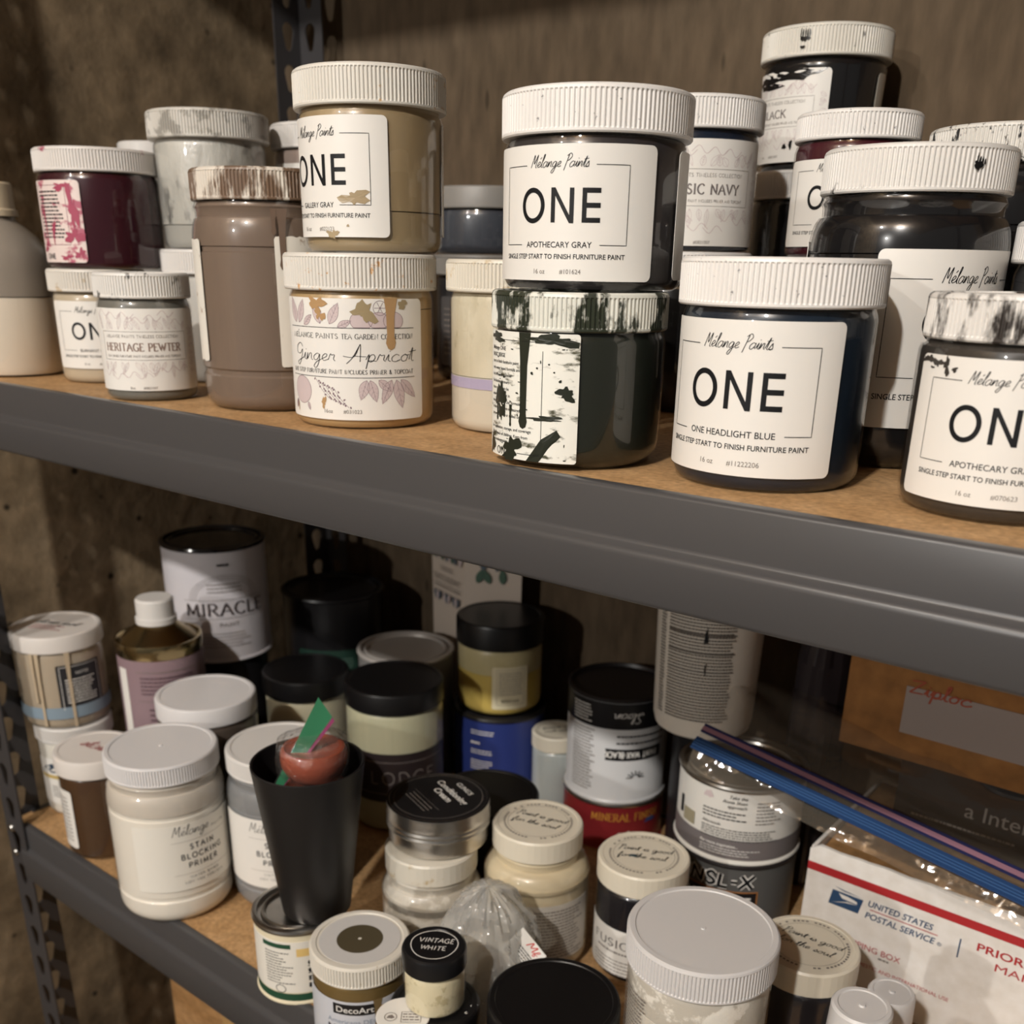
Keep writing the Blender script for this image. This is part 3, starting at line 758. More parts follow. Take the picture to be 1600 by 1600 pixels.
# cream ONE jar + burgundy jar
t, l, r = jar('paint_jar', 'small cream ONE paint jar under the burgundy jar', -.4917, .0818, 0, .037, .0845, smeared('lid_cream', (210, 205, 196), (186, 170, 146), .2, 90, seed=51), P('cream_paint', (206, 190, 164)), lid_h=.0165, body=.95, corner=.006, ribs=96, group=GU)
label(t, r, .0365, 74, 50, face(-.4917, .0818, -12), art=art_one('BURNANT BORN', '#091122', .76, '8 oz'), text='white label reading ONE')
BUR = P('burgundy_paint', (62, 22, 32), .25)
t, l, r = jar('paint_jar', 'burgundy paint jar with pink-stained label, stacked on the cream ONE jar', -.4938, .0953, .0845, .046, .0842, smeared('lid_burgundy', (212, 207, 202), (164, 84, 104), .13, 60, seed=61), BUR, lid_h=.0165, body=.985, corner=.005, group=GU)
a = Art(); a.frame(-19, 13, -16, 25, .35, mat('burgundy_ink', (120, 40, 62)))
a.micro(-17, 11, -12, 22, 13, INK, .42, 5, .2); a.text('ONE', -10, -24, 4, bold=.02)
BS = mat('burgundy_smear', (160, 62, 88), .5)
for i, (u, v, w, h) in enumerate([(18, 8, 7, 26), (17, -10, 12, 10), (-2, -6, 4, 12), (-12, 2, 3, 16), (10, 24, 14, 4), (8, -25, 8, 4), (-16, -18, 6, 6), (20, -22, 7, 6)]): a.blob(u, v, w, h, BS, i + 50, n=26, rough=.7)
label(t, r, .033, 50, 57, face(-.4938, .0953, -50), smeared('label_pink', (222, 206, 200), (176, 92, 112), .3, 70, seed=64, stretch=(1, 1, 1.5)), a, text='pink-stained white instruction label')

# smeared grey jar on a plain white-lidded jar
GST = smeared('grey_film', (166, 164, 156), (92, 91, 87), .38, 75, .3, seed=71, stretch=(1, 1, .45), sharp=.035, tint=(188, 186, 178), tint_amt=.42, bump=1.0)
t, l, r = jar('paint_jar', 'plain white-lidded jar standing behind the taupe jar, under the grey-smeared jar', -.434, .158, 0, .046, .100, WHITE, P('pale_grey_paint', (200, 198, 192)), lid_h=.018, body=.95, group=GU)
t, l, r = jar('paint_jar', 'clear tapered jar smeared inside with light grey paint, scuffed grey lid', -.434, .158, .100, .046, .0965, smeared('lid_greysmear', (194, 190, 182), (150, 146, 138), .38, 80, seed=73), P('light_grey_paint', (182, 180, 172)), lid_h=.0195, body=.93, level=.22, film=GST, taper=.002, corner=.006, group=GU)

# white bottle at the far left
t = thing('glue_bottle', 'translucent cream-filled bottle with beige cap, cut off by the left edge of the photo', 'bottle', (-.583, .052, 0), 0)
pr = [(0, .001), (.032, .0), (.037, .002), (.0395, .006), (.0395, .082), (.039, .092), (.036, .1), (.030, .108), (.022, .115), (.0165, .119), (.0155, .122), (.0155, .128)]
M().lathe([p_ for p_ in pr if p_[1] < .07] + [(.0395, .0625)], 56).build('lower_wall', SHELL, t)
M().lathe([(.0395, .0625)] + [p_ for p_ in pr if p_[1] > .07], 56).build('upper_wall', mat('milky_plastic', (138, 129, 118), .3), t)
M().lathe([(0, .002), (.0365, .002), (.0388, .007), (.0388, .0615), (.0375, .0622), (0, .0622)], 56).build('contents', mat('cream_liquid', (216, 204, 186), .4), t)
M().lathe([(.0155, .1225), (.0185, .1225), (.0185, .127), (.017, .128), (.017, .146), (.0155, .1475), (0, .1475)], 40).build('cap', mat('beige_cap', (196, 180, 154), .4), t)

# things at the back of the upper shelf
t = thing('spray_bottle', 'slim white bottle top showing behind the burgundy lid', 'bottle', (-.5727, .2, 0))
M().lathe([(0, 0), (.026, 0), (.028, .003), (.028, .15), (.024, .16), (.022, .164)], 40).build('bottle', mat('matt_white', (200, 197, 190), .5), t)
M().lathe([(.022, .164), (.03, .164), (.03, .185), (.0285, .1865), (0, .1865)], 48).build('cap', WHITE, t)

t, l, r = jar('paint_jar', 'plain lower jar hidden at the back behind the taupe and Ginger Apricot jars', -.3996, .25, 0, .046, .100, WHITE, P('dull_pink_paint', (176, 158, 150)), lid_h=.018, body=.95, group=GU)
t, l, r = jar('paint_jar', 'pinkish paint jar with white lid peeking out left of the Gallery Gray jar', -.3996, .25, .100, .046, .0946, WHITE, P('dusty_pink_paint', (178, 160, 150)), lid_h=.0185, body=.97, corner=.006, group=GU)
label(t, r, .035, 96, 60, face(-.3996, .25, -15), art=art_one('DUSTY ROSE', '#082122', .9))

SL = P('slate_paint', (66, 70, 78), .35)
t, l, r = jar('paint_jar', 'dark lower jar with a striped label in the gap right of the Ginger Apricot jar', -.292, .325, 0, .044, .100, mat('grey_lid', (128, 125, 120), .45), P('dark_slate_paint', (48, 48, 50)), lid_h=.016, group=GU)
a = Art(); a.micro(-40, 40, -20, 20, 9, INKG, .3, 3)
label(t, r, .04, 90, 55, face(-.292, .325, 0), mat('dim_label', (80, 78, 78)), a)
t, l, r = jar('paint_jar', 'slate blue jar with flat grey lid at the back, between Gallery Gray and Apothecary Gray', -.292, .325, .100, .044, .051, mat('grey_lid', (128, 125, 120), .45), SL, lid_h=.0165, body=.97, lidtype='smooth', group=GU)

t, l, r = jar('paint_jar', 'half-empty cream jar with a lilac band, left of the dark green jar', -.0885, .119, 0, .046, .096, smeared('lid_tan', (210, 204, 190), (188, 170, 138), .3, 60, seed=81), P('ivory_paint', (224, 214, 194)), lid_h=.0175, body=.955, level=.40, film=smeared('ivory_film', (186, 176, 150), (150, 140, 108), .36, 55, .35, seed=83, stretch=(1, 1, .6), tint=(206, 198, 176), tint_amt=.4, bump=.5), group=GU)
M().lathe([(r - .0007, .0255), (r - .0007, .0315)], 64).build('lilac_band', mat('lilac', (168, 158, 182), .4), t)

# navy / black / spice stacks at the back right
NV = P('navy_paint', (28, 38, 54), .25)
t, l, r = jar('paint_jar', 'dark jar hidden below the Classic Navy jar', -.072, .277, 0, .046, .103, WHITE, P('near_black_paint', (34, 33, 34)), lid_h=.019, group=GU)
t, l, r = jar('paint_jar', 'Classic Navy paint jar with white lid, behind the Apothecary Gray jar', -.072, .277, .103, .046, .0905, MATS['lid_white_clean'], NV, lid_h=.019, body=.965, corner=.006, group=GU)
label(t, r, .0345, 100, 62, face(-.072, .277, 9), art=art_timeless('CLASSIC NAVY', 1.15, mat('faded_ink', (108, 100, 98)), 55), corner=2.5, text='pale label reading Classic Navy')

BLK = P('black_paint', (27, 26, 27), .22)
t, l, r = jar('paint_jar', 'tall dark jar with plain white lid holding up the Black paint jar', -.046, .415, 0, .044, .160, WHITE, BLK, lid_h=.019, body=.98, group=GU)
t, l, r = jar('paint_jar', 'Black paint jar with drip-marked lid, topmost at the back right', -.046, .415, .160, .046, .090, smeared('lid_black', (210, 206, 196), (24, 23, 24), .1, 120, seed=91, stretch=(1, 1, .5)), BLK, lid_h=.0195, body=.95, taper=.003, corner=.006, group=GU)
a = art_timeless('BLACK', 1.0, mat('faded_ink', (108, 100, 98)), 24)
a.blob(-10, 22, 36, 7, BLK, 5, rough=.4); a.blob(14, 27, 40, 10, BLK, 8, rough=.3); a.blob(13, -19, 3, 4, BLK, 3); a.blob(18, -18, 3, 5, BLK, 6)
b = Art(); b.blob(0, -2, 6, 3, BLK, 4, rough=.4); [b.blob(-3 + 1.6 * k, 1, .8, 6, BLK, k) for k in range(5)]; b.blob(-1, -7, 3, 2, BLK, 8); b.build(l, wrap(.046, .012, face(-.046, .415, -20)), .0003)
label(t, r - .0012, .034, 84, 58, face(-.046, .415, -50), MATS['label_paper'], a, cone=.035)
label(t, r - .0012, .034, 14, 56, face(-.046, .415, 68), mat('pale_label', (178, 172, 160)), None, cone=.035)

t, l, r = jar('paint_jar', 'dark jar hidden below the wine red jar', .0377, .2858, 0, .037, .100, WHITE, BLK, lid_h=.018, group=GU)
t, l, r = jar('paint_jar', 'wine red ONE paint jar with clean white lid, behind the black quart jar', .0377, .2858, .100, .037, .0805, MATS['lid_white_clean'], P('wine_paint', (74, 28, 38), .25), lid_h=.0155, body=.985, corner=.005, ribs=96, group=GU)
label(t, r, .0305, 80, 48, face(.0377, .2858, -14), art=art_one('SPICED WINE', '#021122', .78, '8 oz'), text='white label reading ONE')

t, l, r = jar('paint_jar', 'large jar with black-speckled lid behind the black quart jar', .1252, .300, 0, .046, .1692, smeared('lid_speckle', (210, 207, 200), (30, 29, 29), .3, 230, seed=97, stretch=(1, 1, .5)), BLK, lid_h=.0195, body=1.02, kind='wide', group=GU)

t, l, r = jar('paint_jar', 'glossy black quart jar with white lid and one black thumb mark', .1174, .1716, 0, .0455, .1486, smeared('lid_blackjar', (214, 211, 206), (30, 29, 30), .07, 100, seed=103, stretch=(1, 1, .6)), BLK, lid_h=.0205, body=1.065, kind='wide', corner=.012, group=GU)
a = Art(); a.hand('Mélange Paints', 2, 28, 3.2, .42, width=34); a.line([(-20, 28), (-39, 28), (-39, -17), (-22, -17)], .36); a.line([(22, 28), (39, 28), (39, -17), (22, -17)], .36)
a.one(2, 8, 17); a.text('SINGLE STEP START TO FINISH FURNITURE PAINT', 0, -26, 2.8, bold=.014, width=80)
label(t, r, .0625, 92, 82, face(.1174, .1716, 40), MATS['label_paper'], a, text='white label reading Melange Paints')
label(t, r, .072, 40, 70, face(.1174, .1716, -106), MATS['label_paper'], None)
b = Art(); b.blob(0, 0, 4, 4, BLK, 4, rough=.4); [b.blob(-1 + 1.4 * k, 1.5, .8, 6 - k, BLK, k) for k in range(4)]; b.build(l, wrap(.0455, .011, face(.1174, .1716, 34)), .0003)

t, l, r = jar('paint_jar', 'dark-labelled ONE jar cut off by the right photo edge, behind the front gray jar', .2087, .200, 0, .046, .117, WHITE, P('charcoal_paint', (52, 51, 53), .3), lid_h=.019, group=GU)
a = art_one('WEATHERED', '#040523', .95)
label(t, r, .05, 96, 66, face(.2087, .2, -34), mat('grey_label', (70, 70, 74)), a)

# front right apothecary jar
AP2 = P('warm_charcoal_paint', (66, 61, 56), .3)
t, l, r = jar('paint_jar', 'Apothecary ONE jar with black-smeared lid at the right end, cut off by the photo edge', .205, .078, 0, .0405, .0865, smeared('lid_apo', (216, 213, 208), (48, 42, 38), .34, 80, seed=113, stretch=(1, 1, .4), sharp=.05), AP2, lid_h=.0175, body=1.02, corner=.008, group=GU)
a = art_one('APOTHECARY GRAY', '#070623', .84)
for i, (u, v, w, h) in enumerate([(-36, 26, 7, 3), (-30, 25, 5, 3), (-25, 24, 3, 6), (-21, 23, 3, 1.5), (-33, 23, 2, 1)]): a.blob(u, v, w, h, AP2, i + 3, rough=.6)
label(t, r, .0355, 82, 56, face(.205, .078, -6), MATS['label_paper'], a, text='white label reading ONE, Apothecary')

# ------------------------------------------------------------------ lower shelf
GL = 'containers on the lower shelf'
Z = ZL
def lidart(l, h, fn, rot=0.0, lift=.0003):
    a = Art(); fn(a); a.build(l, flat_z(h, RIGHT + rot), lift)

# grey drippy jar on a white landscape jar, far left
t, l, r = jar('paint_jar', 'white jar with a blue and yellow landscape label below the drippy greige jar', -.617, .068, Z, .037, .098, WHITE, mat('white_paint', (214, 210, 200), .4), lid_h=.016, body=.97, group=GL)
a = Art(); BL = mat('landscape_blue', (52, 66, 84)); a.blob(-8, 14, 34, 14, BL, 3, rough=.5); a.blob(18, 16, 24, 9, BL, 8, rough=.6)
a.rect(-34, 34, 3, 7, mat('landscape_yellow', (190, 164, 96))); a.micro(-20, 20, -18, -4, 5, INK, .35, 4)
label(t, r, .04, 72, 50, face(-.617, .068, -20), PAPER, a)
GRG = mat('greige_paint', (186, 168, 142), .35)
t, l, r = jar('paint_jar', 'greige jar with white lid, grey-blue band and tan drips, beside the left post', -.622, .0675, Z + .098, .0425, .096, mat('offwhite_lid', (214, 208, 202), .4), mat('greige_glass', (172, 158, 138), .25), lid_h=.0165, body=.97, lidtype='smooth', group=GL)
M().lathe([(r + .0003, .012), (r + .0003, .024)], 64).build('band', mat('grey_blue_band', (132, 150, 164), .4), t)
a = Art(); a.frame(-19, 19, -22, 22, .5, WHITEINK); a.micro(-15, 16, -16, 10, 9, WHITEINK, .4, 8, .25); a.text('NOTES', 2, 15, 3, WHITEINK)
label(t, r, .043, 44, 48, face(-.622, .0675, 22), mat('chalkboard_label', (34, 34, 38), .5), a, corner=1.5, text='black label with white writing')
a = Art(); a.drip(-22, 40, -34, 3.2, GRG); a.drip(5, 40, -36, 3.6, GRG); a.drip(-27, 40, -10, 2.6, GRG); a.build(t, wrap(r, .040, face(-.622, .0675, 0)), .0011)
lidart(l, .0159, lambda a: (a.hand('stain pot', 0, 4, 5, .9, INK, width=46), a.micro(-20, 16, -16, -2, 3, mat('red_marker', (150, 60, 60)), .35, 3, .3)), -.25)

# amber jar
t, l, r = jar('stain_jar', 'amber brown stain jar with white lid in front of the landscape jar', -.5236, .0375, Z, .037, .1037, mat('offwhite_lid', (214, 208, 202), .4), mat('amber_stain', (72, 50, 32), .25), lid_h=.0175, body=.955, lidtype='smooth', group=GL)
a = Art(); a.micro(-8, 10, -24, 24, 12, INKG, .35, 3); label(t, r, .042, 30, 60, face(-.5236, .0375, -72), PAPER, a)
lidart(l, .0169, lambda a: (a.hand('stain', 2, 3, 6, 1.1, mat('red_marker', (150, 60, 60)), width=30), a.hand('oil', -2, -9, 6, 1.1, mat('red_marker', (150, 60, 60)), width=16)) if 0 else a.hand('stain', 2, 0, 7, 1.2, mat('red_marker', (150, 60, 60)), width=34), -.5)

# metal bottle with white cap
BRASS = mat('thinner_tin', (168, 150, 112), .22, 1.0)
t = thing('thinner_bottle', 'round tin bottle with white cap and mauve label, left of the Miracle can', 'bottle', (-.5475, .132, Z), 0, GL)
M().lathe([(0, .001), (.039, 0), (.041, .002), (.041, .17)], 56).build('body', mat('mauve_label', (138, 116, 122), .5), t)
M().lathe([(.041, .17), (.0416, .171), (.0416, .1815), (.041, .184), (.0395, .184), (.038, .1815), (.020, .196), (.0175, .1975), (.0175, .2)], 56).build('shoulder', BRASS, t)
M().lathe([(.0178, .1975), (.0195, .198), (.0195, .2035), (.018, .204), (.018, .2205), (.0165, .2225), (0, .2225)], 40).build('cap', WHITE, t)
a = Art(); a.micro(-26, 26, 20, 40, 5, mat('dark_mauve_ink', (88, 66, 74)), .35, 3); a.line([(-30, 44), (30, 44)], .6, INKG, 'drawing'); a.line([(-30, 14), (30, 14)], .4, INKG, 'drawing'); a.micro(-20, 24, -30, 8, 7, mat('dark_mauve_ink', (88, 66, 74)), .35, 9)
a.build(t, wrap(.0412, .115, face(-.5475, .132, 5)), .0004)
label(t, .0412, .1, 12, 120, face(-.5475, .132, -62), PAPER, None, corner=1)

# Miracle can on a black tin
BLKTIN = mat('black_tin', (30, 29, 31), .35)
t = can('paint_can', 'plain black tin hidden under the Miracle Paint can', -.595, .241, Z, .045, .129, BLKTIN, BLKTIN, GL)
t = can('paint_can', 'white Miracle Paint can with glossy black lid at the back left', -.5995, .241, Z + .129, .0535, .124, mat('miracle_white', (206, 202, 206), .35), mat('black_enamel', (22, 21, 23), .15, 0, .5), GL)
a = Art()
a.caps('MIRACLE', 0, -3, 13, 2.4, mat('brown_black_ink', (62, 52, 52)), width=84, serif=.1, nib=.55)
a.caps('PAINT', 2, -20, 4, .7, INKG, width=20, serif=.1)
for rr in (34, 37, 31): a.line([(rr * cos(q), 7 + rr * .72 * sin(q)) for q in [pi * i / 20 for i in range(21)]], .35, INKG, 'drawing')
a.micro(-18, 18, 14, 26, 3, INKG, .3, 3); a.micro(-6, 6, 42, 47, 1, INK, .5, 4); a.line([(-44, 7), (44, 7)], .4, INKG, 'drawing'); a.line([(-44, -13), (44, -13)], .4, INKG, 'drawing')
a.micro(-26, 26, -46, -28, 5, INKG, .25, 6, .2)
a.build(t, wrap(.0537, .062, face(-.5995, .241, 8)), .0004)

# white-lidded jar behind the primer jars
t, l, r = jar('paint_jar', 'jar with broad plain white lid directly behind the white primer jar', -.4557, .1174, Z, .046, .1525, mat('cool_white_lid', (212, 210, 210), .35), mat('dark_taupe_paint', (82, 72, 64), .35), lid_h=.018, body=1.0, lidtype='smooth', group=GL)

# stain blocking primers
def art_primer():
    a = Art(); d = mat('primer_ink', (66, 66, 68), .6)
    a.hand('Mélange', -6, 23, 4.2, .5, d, width=32, slant=.2); a.caps('PAINTS', 20, 21, 2, .3, d, width=15)
    a.line([(-24, 15), (30, 15)], .25, INKG, 'drawing')
    for i, s_ in enumerate(('STAIN', 'BLOCKING', 'PRIMER')): a.caps(s_, 2, 9 - i * 8.5, 4.8, .95, d, width=(22, 38, 27)[i], track=.32)
    a.line([(-24, -16), (30, -16)], .25, INKG, 'drawing')
    a.caps('WATER BASED', 2, -19.5, 2, .3, d, width=27, track=.3); a.caps('LOW VOC FORMULA', 2, -24, 2, .3, d, width=36, track=.3)
    return a
PRW = mat('primer_white', (228, 222, 210), .4)
t, l, r = jar('primer_jar', 'white Stain Blocking Primer quart jar at the front left of the lower shelf', -.3956, .0289, Z, .0465, .149, mat('cool_white_lid', (212, 210, 210), .35), PRW, lid_h=.0175, body=1.05, kind='wide', corner=.013, level=.79, film=mat('primer_film', (196, 188, 176), .35), group=GL)
label(t, r, .0655, 110, 62, face(-.3956, .0289, 26), mat('primer_label', (228, 224, 214), .45), art_primer(), corner=1)
t, l, r = jar('primer_jar', 'grey Stain Blocking Primer quart jar partly behind the black tumbler', -.331, .102, Z, .046, .144, WHITE, mat('primer_grey', (128, 129, 130), .35), lid_h=.0175, body=1.05, kind='wide', corner=.013, group=GL)
label(t, r, .062, 110, 66, face(-.331, .102, -12), PAPER, art_primer(), corner=1)

# small stain tin, tumbler, wax melts in a bag
t = can('stain_tin', 'small steel-rimmed tin with cream and green label, under the black tumbler', -.2246, .0257, Z, .034, .067, mat('cream_tin_label', (220, 210, 182), .4), STEEL, GL, cat='tin')
GRN = mat('tin_green', (34, 74, 54), .4)
M().lathe([(.0345, .0035), (.0345, .010)], 56).build('green_band', GRN, t)
a = Art(); a.rect(-26, -2, 17, 21, GRN); a.rect(2, 20, 10, 17, mat('tin_yellow', (222, 190, 120))); a.micro(-24, 0, -16, 14, 12, INK, .32, 3, .45, (1, 3)); a.micro(10, 28, -20, 6, 8, INK, .32, 7, .3, (1, 3))
for k in range(4): a.blob(12, 4 - k * 7, 4, 4, INK, k, rough=.1, part='drawing')
a.line([(-12 + 4 * cos(i * pi / 8), -20 + 3.5 * sin(i * pi / 8)) for i in range(17)], .6, INK, 'drawing')
label(t, .0342, .034, 92, 46, face(-.2246, .0257, -10), mat('white_tin_label', (226, 222, 212), .4), a, corner=.5)
t = thing('tumbler', 'tall tapered black plastic tumbler standing on the small steel-rimmed tin', 'tumbler', (-.212, .034, Z + .067), 0, GL)
M().lathe([(0, .001), (.022, .001), (.0245, 0), (.0258, .002), (.041, .1235), (.0412, .125), (.0402, .1256), (.0392, .1248), (.0365, .1), (.0245, .006), (0, .006)], 64).build('cup', mat('tumbler_black', (26, 25, 26), .42), t)
RED = mat('terracotta_wax', (146, 66, 42), .32, 0, .25)
wx = [(0, 0), (.015, 0), (.0205, .004), (.0236, .011), (.0242, .016), (.0238, .0205), (.0224, .0234), (.0208, .0238), (.0185, .0222), (0, .0216)]
t = thing('wax_melt', 'round terracotta wax melt bagged in the black tumbler, uppermost', 'wax melt', (-.2085, .037, Z + .067 + .113))
M().lathe(wx, 48).build('wax', RED, t)
t = thing('wax_melt', 'terracotta wax melt lower inside the tumbler', 'wax melt', (-.210, .0355, Z + .067 + .0845))
M().lathe(wx, 48).build('wax', RED, t)
t = thing('zip_bag', 'small clear zip bag with green seal around the wax melt in the tumbler', 'bag', (-.2095, .037, Z + .067 + .126), RIGHT)
FILM = clear('thin_film', (252, 252, 252), rough=.06, haze=.03, bump=.8, bscale=110)
def sheet(pts, nu, nv, name, m, parent, amp=.0012, sc=60, seed=0):
    """wrinkled sheet through four corners (bilinear)"""
    q = M(); vs = []
    A, B, C_, D = [Vector(p) for p in pts]
    nrm = (B - A).cross(D - A).normalized()
    for i in range(nv + 1):
        for j in range(nu + 1):
            s, t_ = j / nu, i / nv
            p = A * (1 - s) * (1 - t_) + B * s * (1 - t_) + C_ * s * t_ + D * (1 - s) * t_
            vs.append(p + nrm * amp * noise.noise(p * sc + Vector((seed, seed, 0))))
    W = nu + 1
    q.add(vs, [(i * W + j, i * W + j + 1, (i + 1) * W + j + 1, (i + 1) * W + j) for i in range(nv) for j in range(nu)])
    return q.build(name, m, parent, ang=80)
f = sheet([(-.031, -.010, -.022), (.020, -.004, .012), (.019, -.003, .030), (.0075, -.003, .050)], 14, 14, 'film', FILM, t, .003, 70, 3)
sheet([(-.0325, -.012, -.028), (-.0285, -.012, -.028), (.0165, -.005, .036), (.0075, -.005, .051)], 4, 12, 'green_seal', mat('zip_green', (52, 118, 84), .3), f, .001, 50)
sheet([(-.028, -.0115, -.026), (-.027, -.0115, -.026), (.0178, -.0045, .0325), (.0168, -.0045, .0355)], 2, 12, 'zip_line', mat('zip_magenta', (142, 62, 104), .3), f, .0006, 50)
m = M(); m.lathe([(0, -.016), (.02, -.015), (.0262, -.006), (.0268, .006), (.024, .016), (.013, .021), (0, .0225)], 30, dr=lambda a_, z: .0022 * noise.noise(Vector((cos(a_) * 3, sin(a_) * 3, z * 160))))
m.build('film_pouch', FILM, t, ang=80)

# black-lidded jars behind
CRM = mat('cream_wax', (196, 190, 164), .35)
t, l, r = jar('wax_jar', 'cream jar with black lid at the back, left of the Lodge jar', -.4897, .265, Z, .046, .124, BLACKP, CRM, lid_h=.022, body=.96, lidtype='smooth', group=GL)
t, l, r = jar('wax_jar', 'cream Lodge jar with broad black lid and dark brown label', -.3548, .264, Z, .0490, .149, BLACKP, mat('pale_green_wax', (182, 180, 152), .35), lid_h=.021, body=.985, lidtype='smooth', corner=.01, group=GL)
a = Art(); LT = mat('pale_outline_ink', (138, 130, 126), .5)
a.caps('LODGE', 0, 0, 13, .9, LT, width=66, track=.3); a.line([(-52, 17), (52, 17)], .5, LT, 'drawing'); a.line([(-52, -17), (52, -17)], .5, LT, 'drawing')
label(t, r, .062, 112, 52, face(-.3548, .264, 8), mat('dark_brown_label', (44, 36, 37), .4), a, corner=1, text='dark brown label reading Lodge')
t = can('storage_tin', 'big black tin with a dark green label in the dark back left', -.565, .375, Z, .058, .175, BLKTIN, BLKTIN, GL, cat='tin')
a = Art(); a.micro(-2, 30, -8, 16, 7, mat('dull_green_ink', (96, 120, 108)), .3, 3); a.blob(-12, 14, 9, 5, mat('label_red', (196, 70, 48)), 3, part='drawing'); a.blob(-12, 5, 9, 5, mat('label_blue', (74, 120, 176)), 5, part='drawing')
label(t, .0582, .09, 70, 50, face(-.565, .375, -10), mat('dark_green_label', (36, 62, 52), .45), a)
t = can('paint_can', 'can with a plain grey steel lid half in shade, behind the Lodge jar', -.416, .343, Z, .0505, .1447, mat('grey_can', (120, 118, 116), .4), mat('dull_grey_lid', (182, 176, 170), .4, .25), GL)

# succulent carton
t = thing('seed_carton', 'tall white carton with leafy print and succulent lettering against the back wall', 'carton', (-.385, .405, Z), 0, GL)
Lc, Rc = Vector((-.07, .022)), Vector((.055, .030)); Bc = Lc + Rc
hh = .335; tp = .94
base = [Vector((0, 0)), Rc, Bc, Lc]; ctr = Bc / 2
vs = [(p.x, p.y, 0) for p in [ctr + (q - ctr) * .94 for q in base]] + [(p.x, p.y, hh) for p in base]
M().add(vs, [(3, 2, 1, 0), (4, 5, 6, 7), (0, 1, 5, 4), (1, 2, 6, 5), (2, 3, 7, 6), (3, 0, 4, 7)]).build('carton', mat('carton_white', (206, 192, 178), .5), t, smooth=False)
a = Art(); SG = mat('sage_print', (70, 98, 82)); SB = mat('slate_print', (84, 96, 108))
a.caps('SUCCULENT', 0, -2, 6, .9, mat('brown_black_ink', (62, 52, 52)), width=56, serif=.1, nib=.5); a.micro(-14, 14, 6, 12, 2, INKG, .3, 3); a.line([(-30, -9), (30, -9)], .5, INKG, 'drawing'); a.micro(-28, 28, -14, -11, 1, INKG, .4, 4)
for k in range(9):
    a.leaf(-28 + k * 7, 18, 15 + (k % 3) * 3, 6, 1.3 + (k % 4) * .25, (SG, SB)[k % 2], (SG, SB, INKL)[k % 3], False); a.leaf(-26 + k * 6.5, -18, 13, 5, -1.3 - (k % 3) * .3, (SB, SG)[k % 2], (SB, INKL)[k % 2], False)
ld = Lc.normalized(); ln = Vector((-ld.y, ld.x)) * (1 if (-ld.y * 0 + ld.x * -1) > 0 else -1)
if ln.y > 0: ln = -ln
a.build(t, lambda u, v, k: (Lc.x / 2 * .98 - ld.x * u + ln.x * (k + .0021), Lc.y / 2 * .98 - ld.y * u + ln.y * (k + .0021) , .205 + v), .0004)
a = Art()
for k in range(6): a.leaf(-18 + k * 7, -6 + (k % 2) * 14, 18, 8, 1.2 + (k % 3) * .4, SG, (SG, SB)[k % 2], False)
rd = Rc.normalized(); rn = Vector((rd.y, -rd.x))
a.build(t, lambda u, v, k: (Rc.x / 2 + rd.x * u + rn.x * (k + .0014), Rc.y / 2 + rd.y * u + rn.y * (k + .0014), .215 + v), .0004)

# yellow jar on a blue can
t = can('blue_can', 'royal blue can with white print under the yellow wax jar', -.318, .384, Z, .0485, .0945, mat('royal_blue', (42, 56, 118), .4), BLKTIN, GL)
a = Art()
for i, (v, w) in enumerate(((30, 26), (18, 12), (8, 24), (-4, 24), (-10, 22), (-18, 20))): a.micro(-38, -38 + w, v - 3, v + 3, 2 if i != 1 else 1, WHITEINK, .4, i)
a.build(t, wrap(.0487, .048, face(-.318, .384, 8)), .0003)
t, l, r = jar('wax_jar', 'pale yellow wax jar with tall black lid, on the royal blue can', -.318, .384, Z + .0945, .046, .0985, BLACKP, mat('yellow_wax', (206, 180, 96), .35), lid_h=.026, body=.97, level=.62, film=mat('pale_yellow_film', (196, 184, 140), .35), lidtype='smooth', corner=.01, group=GL)
a = Art(); a.frame(-14, 15, -18, 20, .3, INKG); a.micro(-12, 13, -8, 18, 10, INKG, .35, 3); a.caps('BEESWAX', 0, -14, 2.6, .5, INK, width=18)
label(t, r, .033, 38, 46, face(-.318, .384, 14), mat('ivory_label', (222, 212, 180), .45), a, corner=2)

# small mineral paint jar
def art_lid(lines, s=1.0):
    def fn(a):
        for rr in (24, ): a.line([(rr * s * cos(q), rr * s * sin(q)) for q in [2 * pi * i / 60 for i in range(61)]], .25, INKG, 'drawing')
        n = 56
        rn = random.Random(5)
        for i in range(n):
            if rn.random() < .2: continue
            q = 2 * pi * i / n; a.line([(26.6 * s * cos(q), 26.6 * s * sin(q)), (26.6 * s * cos(q + .07), 26.6 * s * sin(q + .07))], 1.5 * s, INKG, 'small_print')
        for i, (tx, w) in enumerate(lines): a.hand(tx, (1 - i * 2) * s, (6.5 - i * 11) * s, 3.0 * s, .55, INK, width=w * s)
    return fn
IVL = mat('ivory_lid', (216, 208, 190), .42)
t, l, r = jar('paint_jar', 'small pale grey jar with ivory lid, left of the upside-down wax can', -.244, .386, Z, .025, .083, IVL, mat('pale_grey_blue_paint', (172, 178, 176), .3), lid_h=.016, body=1.0, corner=.008, lidtype='facet', group=GL)
lidart(l, .0157, art_lid([('paint is', 34), ('not oil', 30)], .78), .2)

